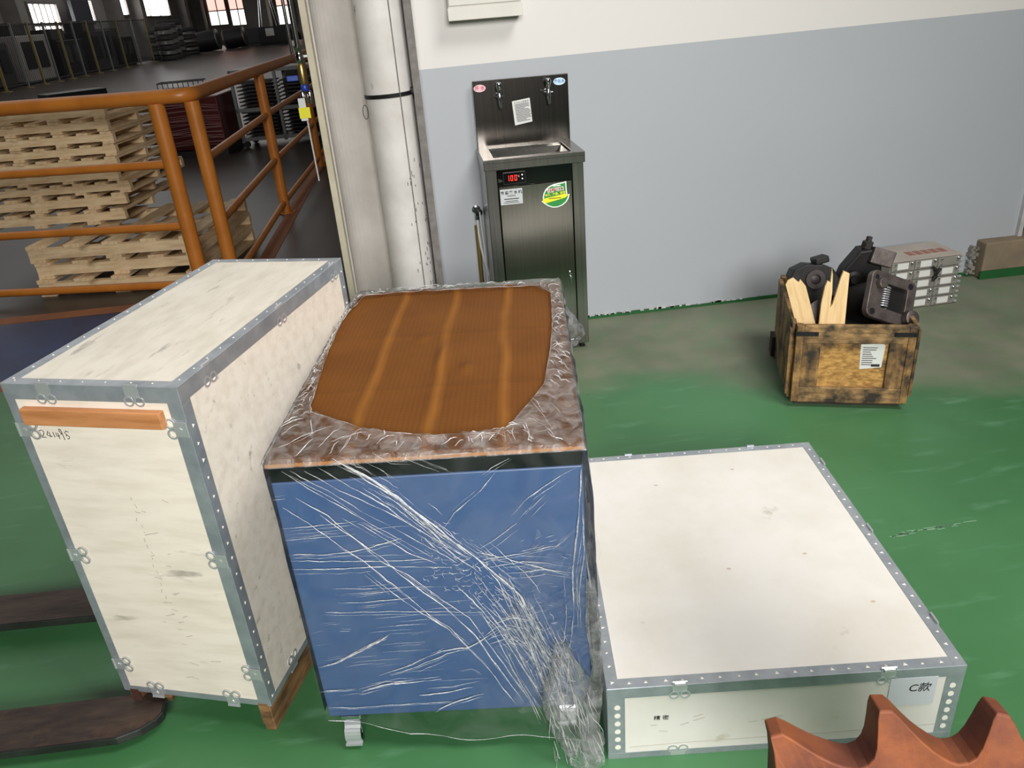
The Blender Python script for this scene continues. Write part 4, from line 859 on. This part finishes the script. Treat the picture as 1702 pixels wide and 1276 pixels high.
for a, b_ in (((-.004, -.014, .335), (.085, -.0085, .352)), ((KW-.085, -.014, .335), (KW+.002, -.0085, .352))):
    s = MB().box(a, b_); s.box((a[0]+.004, -.018, .339), (a[0]+.012, -.012, .347)); s.box((b_[0]-.012, -.018, .339), (b_[0]-.004, -.012, .347)); s.build('corner_strap', 'dark_metal', kc)
lb = MB().prism([(.262, .18), (.345, .19), (.35, .285), (.342, .297), (.256, .292)], 0, .0012, T(0, .008, 0) @ FRONT).build('paper_label', 'paper', kc)
fp = MB(); 
for k in range(9): fp.box((.266, .0060, .276-k*.0095), (.266+random.uniform(.03, .065), .0066, .279-k*.0095))
fp.box((.305, .0060, .193), (.338, .0066, .204)); fp.build('fine_print', 'ink', lb)
KM = Matrix.Translation((1.433, 2.798, 0)) @ Matrix.Rotation(R(-18.3), 4, 'Z')
def kthing(name, label, cat, x, y, z, rot=None):
    o = thing(name, label, cat); o.matrix_world = KM @ T(x, y, z) @ (rot or Matrix()); return o
# bearing block at the left rear
o = kthing('bearing_block', 'dark cast iron bearing block with round bore, at left in the crate', 'machine part', .13, .38, .35, RZ(8) @ RX(-12) @ RY(-14))
MB().prism([(-.095, .0), (.095, .0), (.11, .06), (.085, .125), (.045, .155), (.02, .16), (-.02, .175), (-.075, .165), (-.095, .14)], -.05, .05, FRONT).build('block', 'black_iron', o, bevel=.008)
MB().ring(circ(.042, 24, .0, .10), circ(.022, 24, .0, .10), .05, .062, FRONT).build('bore_ring', 'cast_iron', o, smooth=True); MB().lathe([(.02, 0), (.02, .055), (.012, .058)], 16, T(0, 0, .10) @ RX(90)).build('shaft_end', 'cast_iron', o, smooth=True)
MB().box((.02, -.045, .155), (.08, .04, .185)).build('lug', 'black_iron', o, bevel=.006)
# tool clamp in the middle rear
o = kthing('clamp_head', 'dark machine clamp with bright square steel head, middle of the crate', 'machine part', .27, .40, .33, RZ(4) @ RY(10))
MB().prism([(-.075, 0), (.08, 0), (.085, .16), (.07, .22), (.02, .26), (-.03, .245), (-.075, .15), (-.085, .08)], -.045, .045, FRONT).build('body', 'black_iron', o, bevel=.008)
MB().box((-.02, -.13, .185), (.075, -.03, .255), RY(8) @ RX(-14)).build('square_head', 'cast_light', o, bevel=.005); MB().lathe([(.024, 0), (.024, .028), (.013, .032), (.013, .05)], 6, T(.0, -.01, .255)).build('bolt_head', 'cast_iron', o)
MB().lathe([(.032, 0), (.032, .03), (.018, .036), (.018, .05)], 18, T(-.03, -.04, .13) @ RX(90)).build('boss', 'black_iron', o, smooth=True)
# flanged housing with spring at the right
o = kthing('spring_housing', 'heavy cast iron housing with square flange and coil spring, resting on the crate rim', 'machine part', .375, .16, .43, RZ(20) @ RY(24) @ RX(-28))
MB().lathe([(.085, 0), (.09, .05), (.09, .22), (.07, .25)], 28, RX(-90)).build('barrel', 'black_iron', o, smooth=True)
MB().ring(rrect(-.115, -.10, .115, .10, .03, 6), [(x*.52+.012, y*.52+.004) for x, y in rrect(-.115, -.10, .115, .10, .012, 6)], -.012, .018, FRONT).build('flange_plate', 'cast_light', o, bevel=.004)
MB().box((-.07, .004, -.055), (.08, .02, .06)).build('cavity_back', 'grimy', o)
for x, z, r in ((-.085, -.075, .013), (.082, .075, .013), (-.09, .07, .010)): MB().lathe([(r, 0), (r, .001)], 16, T(x, -.0185, z) @ RX(90)).build('bolt_hole', 'hall_black', o)
bl = MB().lathe([(.030, 0), (.033, .004), (.033, .034), (.026, .038)], 20, T(.092, -.016, -.062) @ RX(90)).build('plug', 'cast_light', o, smooth=True)
MB().lathe([(.022, 0), (.022, .03), (.018, .034)], 20, T(-.07, -.01, .045) @ RX(90)).build('plug', 'cast_light', o, smooth=True)
spg = []
for k in range(0, 9*12): a = 2*math.pi*k/12; spg.append((-.028+.019*math.cos(a), -.006+.014*math.sin(a), -.044+.088*k/(9*12)))
MB().tube(spg, .0028, 6).build('coil_spring', 'galv_bright', o, smooth=True)
# rubble of dark parts under them
o = kthing('gear_casing', 'black greasy gear casing lying deep in the crate', 'machine part', .25, .30, .06)
MB().lathe([(.12, 0), (.135, .02), (.135, .20), (.10, .24), (.05, .26)], 28).build('casing', 'black_iron', o, smooth=True); MB().lathe([(.04, .26), (.04, .28)], 16).build('hub', 'cast_iron', o, smooth=True)
o = kthing('round_plate', 'grey round steel plate standing behind the light offcuts', 'machine part', .12, .13, .37, RX(-22)); MB().lathe([(.07, 0), (.07, .012)], 28, RX(90)).build('disc', 'cast_iron', o, smooth=True)
MB().lathe([(.02, .012), (.02, .02)], 16, RX(90)).build('hub', 'cast_light', o)
# broken boards
o = kthing('wood_offcut', 'broken pale board leaning in the crate, left of the split one', 'wood offcut', .055, .075, .20, RZ(-5) @ RY(-18) @ RX(-8))
MB().prism([(.0, 0), (.075, 0), (.074, .30), (.060, .335), (.05, .325), (.034, .35), (.012, .345), (.0, .33)], 0, .018, FRONT).build('board', 'fresh_wood', o, bevel=.001)
o = kthing('wood_offcut', 'split pale board with deep V notch standing at the crate front', 'wood offcut', .088, .045, .20, RX(-6))
MB().prism([(.0, 0), (.105, 0), (.103, .375), (.08, .385), (.072, .36), (.05, .25), (.042, .235), (.044, .30), (.040, .37), (.035, .40), (.034, .34), (.022, .345), (.014, .32), (.006, .25)], 0, .018, FRONT).build('board', 'fresh_wood', o, bevel=.001)

# ------------------------------------------------------------------ parts cabinet behind the crate
pc = thing('parts_cabinet', 'small grey drawer cabinet with white labels on the floor by the wall', 'cabinet', (2.37, 3.665, 0), R(2))
PW, PD, PH = .40, .24, .275
MB().box((0, .012, 0), (PW, PD, PH)).build('body', 'cab_grey', pc, bevel=.003); MB().box((-.002, .0, PH), (PW+.002, PD, PH+.006)).build('top_board', 'cab_top', pc)
for k in range(5): MB().box((.14+.046*k, .06, PH+.006), (.174+.046*k, .12, PH+.0075)).build('printed_block', 'cab_red', pc)
rh = PH/5
for c_ in range(3):
    for r_ in range(5):
        x0 = .003+c_*.132; zc = r_*rh
        dw = MB().box((x0, 0, zc+.003), (x0+.129, .012, zc+rh-.003)).build('drawer', 'cab_grey', pc, bevel=.002)
        if not (c_ == 2 and r_ == 4): MB().box((x0+.03, -.002, zc+.012), (x0+.093, 0, zc+.046)).build('drawer_label', 'paper', dw)
        for sx, sz, rr in ((.018, .044, .0055), (.018, .014, .0045), (.112, .040, .009)): MB().lathe([(rr, 0), (rr, .006), (rr*.6, .01)], 12, T(x0+sx, 0, zc+sz) @ RX(90)).build('screw_head', 'chrome', dw, smooth=True)
tbm = MB()
for k in range(10): tbm.box((PW-.004, -.006, .01+k*.028), (PW+.014, .006, .018+k*.028))
tbm.build('edge_tabs', 'galv_bright', pc)
MB().tube([(.23, -.012, .23), (.25, -.02, .21), (.255, -.018, .17), (.24, -.014, .15), (.27, -.02, .22)], .008, 8).build('cable_loop', 'rubber', pc, smooth=True)

# ------------------------------------------------------------------ hall beyond the railing
rbx = thing('wrapped_pallet_box', 'dark red film wrapped box standing on the hall floor behind the railing', 'box', (-3.66, 11.8, 0), R(-3))
MB().box((0, 0, .1), (.92, 1.0, .80)).build('load', 'hall_red', rbx, bevel=.02); MB().box((0, 0, 0), (.92, 1.0, .09)).build('pallet_base', 'hall_dark', rbx)
wr = MB()
for k in range(26):
    z = random.uniform(.15, .72); a = random.uniform(-.12, .07); wr.tube([(.02, -.004, z), (.45, -.006, z+a*.5+.02), (.9, -.004, z+a)], .003, 4)
mat('film_line', C(150,110,108), None, rough=.3); stuff(wr.build('wrap_creases', 'film_line', rbx))
ct = thing('shelf_cart', 'grey steel shelf cart with two open bays behind the railing', 'cart', (-2.62, 12.2, 0), R(-4))
for x in (0, .62, 1.2):
    for y in (0, .6): MB().box((x, y, .08), (x+.04, y+.04, 1.06)).build('upright', 'hall_frame', ct)
for z in (.10, .50, 1.02):
    MB().box((0, 0, z), (1.24, .64, z+.05)).build('shelf', 'hall_frame', ct)
for z in (.16, .56):
    for x in (.05, .67):
        for k in range(7): MB().box((x+.02, .03, z+.02+k*.05), (x+.52, .6, z+.035+k*.05)).build('stacked_sheet', 'hall_dark', ct)
for x in (.05, 1.15):
    for y in (.05, .55): MB().lathe([(.05, -.02), (.05, .02)], 14, T(x, y, .05) @ RX(90)).build('wheel', 'rubber', ct)
bkx = thing('work_bench', 'dark steel work bench with tools on it near the column', 'bench', (-1.16, 13.0, 0), 0)
MB().box((0, 0, .95), (.66, 1.2, 1.0)).build('bench_top', 'hall_frame', bkx)
for x in (.0, .58): MB().box((x, 0, .0), (x+.07, .07, .95)).build('leg', 'hall_frame', bkx); MB().box((x, 1.1, .0), (x+.07, 1.17, .95)).build('leg', 'hall_frame', bkx)
MB().box((.05, .05, 1.0), (.5, .9, 1.22)).build('tool_chest', 'hall_black', bkx, bevel=.01)
ob = thing('roof_panel_stack', 'flat brown board stack lying far behind the orange railing', 'boards', (-2.4, 16, 0)); MB().box((0, 0, .0), (1.6, 2.0, .95)).build('stack', 'hall_dark', ob, bevel=.02); MB().box((0, 0, .96), (1.6, 2.0, 1.02)).build('top_sheet', 'tile_orange', ob)
wb = thing('wire_basket', 'black wire basket standing on the red wrapped box', 'basket', (-3.6, 12.15, .80), R(6))
for z in (.01, .09, .18): MB().tube([(0, 0, z), (.62, 0, z), (.62, .3, z), (0, .3, z), (0, 0, z)], .008, 6).build('rim', 'hall_black', wb)
for k in range(10): MB().tube([(k*.0688, 0, 0), (k*.0688, 0, .18)], .006, 5).build('wire', 'hall_black', wb)
tb = thing('steel_table', 'dark flat steel table behind the pallet stack', 'table', (-5.95, 14.2, 0), R(40)); MB().box((0, 0, .75), (.95, .5, .85)).build('table_top', 'hall_black', tb, bevel=.01)
for x in (.05, .85): MB().box((x, .05, 0), (x+.06, .42, .75)).build('leg', 'hall_dark', tb)
# safety fence along the hall side
fn = thing('safety_fence', 'tall wire safety fence with slim yellow posts along the far hall side', 'fence', (-15.2, 33, 0))
fy = [0, 1.9, 3.4, 4.9, 6.4, 8.0, 9.8, 11.8, 14, 16.5, 19]
for k, y in enumerate(fy):
    MB().box((-.04, y-.04, 0), (.04, y+.04, 2.35)).build('post', 'hall_post' if k % 2 == 0 else 'hall_frame', fn); MB().box((-.15, y-.15, 0), (.15, y+.15, .03)).build('base_plate', 'hall_post', fn)
MB().box((-.02, 0, 2.25), (.02, 19, 2.31)).build('top_rail', 'hall_dark', fn); MB().box((-.02, 0, .15), (.02, 19, .2)).build('bottom_rail', 'hall_dark', fn)
vw = MB()
for k in range(110): vw.box((-.006, k*.172, .2), (.006, k*.172+.012, 2.25))
stuff(vw.build('wire_mesh', 'hall_dark', fn))
mch = ((34.0, 2.2, 1.7, 'hall_dark', 'dark square machine with pale doors, leftmost behind the safety fence'), (37.2, 3.0, 1.9, 'hall_grey', 'grey machine with two dark window slots behind the safety fence'), (41.2, 3.0, 1.6, 'hall_black', 'low black machine behind the middle of the safety fence'), (45.2, 3.4, 1.9, 'hall_dark', 'dark machine with orange warning lamp behind the fence'), (49.4, 2.6, 1.5, 'hall_black', 'small black machine at far end of the fence'))
for k, (y, l, h, m_, lab) in enumerate(mch):
    mm = thing('machine_tool', lab, 'machine', (-17.8, y, 0)); MB().box((0, 0, .1), (1.7, l, h)).build('casing', m_, mm, bevel=.04); MB().box((.1, .1, 0), (1.6, l-.1, .1)).build('plinth', 'hall_black', mm)
    for q in range(2): MB().box((1.7, .25+q*l*.45, .6), (1.73, .25+q*l*.45+l*.3, h-.25)).build('door', 'hall_black' if m_ != 'hall_black' else 'hall_dark', mm)
    MB().box((.4, l*.2, h), (1.3, l*.7, h+.5)).build('head', 'hall_dark', mm, bevel=.04)
for k, y in enumerate((43.2, 51.2, 57.4, 62.4, 74.5, 80)):
    struct(MB().box((-19, y, 0), (-18.2, y+.9, 6.5)).build('trim_%d' % (10+k), 'hall_grey'))
struct(MB().box((-15.0, 82.5, 0), (-12.9, 84.9, 6.5)).build('trim_20', 'hall_grey'))
tag(MB().box((-.9, -.1, 0), (.9, .1, 1.1)).build('notice_board', 'hall_box', None, loc=(-17.9, 50.2, 2.4), rz=R(80)), 'dark blue board hanging in front of the barred window', 'board')
cw = ('leftmost', 'second from left', 'third from left', 'fourth from left', 'rightmost')
for k, (x, y, r, h) in enumerate(((-14.4, 52.4, .5, 1.9), (-14.5, 53.7, .55, 2.0), (-15.6, 55.2, .6, 1.7), (-15.3, 57.2, .75, 2.2), (-15.2, 60, .8, 1.7))):
    s = thing('wire_coil_stack', 'tall stack of silver wire coils on the far hall floor, %s of five' % cw[k], 'wire coils', (x, y, 0), 0, 'wire coil stacks')
    nl = 7
    for q in range(nl): z = .05+q*h/nl; MB().lathe([(r*.85, z), (r, z+.04), (r, z+h/nl-.06), (r*.85, z+h/nl-.02)], 18).build('coil', 'hall_steel' if q % 2 else 'hall_dark', s, smooth=True)
    MB().box((-r, -r, 0), (r, r, .05)).build('base', 'hall_dark', s)
for k, (x, y, lab) in enumerate(((-15.0, 65.5, 'black steel drum lying with bright rim, nearest of the far drums'), (-13.6, 68.6, 'black steel drum lying with bright rim beside dark box'))):
    s = thing('drum', lab, 'drum', (x, y, 0)); MB().lathe([(.68, -.8), (.7, -.78), (.7, .78), (.68, .8)], 22, T(0, 0, .7) @ RY(84)).build('shell', 'hall_black', s, smooth=True)
    for q in (-.78, .74): MB().lathe([(.715, q), (.715, q+.1)], 22, T(0, 0, .7) @ RY(84)).build('rim', 'hall_steel', s, smooth=True)
for x, y, wd, lab in ((-14.0, 72.5, 2.0, 'black box without label beside the far drums'), (-11.9, 69.5, 2.2, 'black box with white sheet on its front at the far end')):
    s = thing('far_box', lab, 'box', (x, y, 0)); MB().box((0, 0, .15), (wd, 1.4, 1.3)).build('box', 'hall_black', s, bevel=.02); MB().box((.05, .05, 0), (wd-.05, 1.3, .15)).build('skid', 'hall_dark', s)
    if 'white' in lab: MB().box((.6, -.02, .65), (1.25, 0, 1.2)).build('paper_sheet', 'paper', s)
tr_ = tag(MB().lathe([(.9, 0), (.85, .5), (.5, .9), (.2, 1.0)], 16).build('covered_heap', 'hall_dark', None, smooth=True, loc=(-10.9, 81, 0)), 'dark rounded heap under the last far window', 'heap')
sl = thing('lifting_sling', 'pale lifting slings hanging from hoist above the far labelled box', 'sling', (-11.2, 70.2, 1.33))
for dx, dy in ((-.6, 0), (.7, .3), (-.5, .6), (.9, .6)): MB().tube([(dx, dy, 0), (.1, .3, 5.1)], .03, 6).build('strap', 'galv_bright', sl)
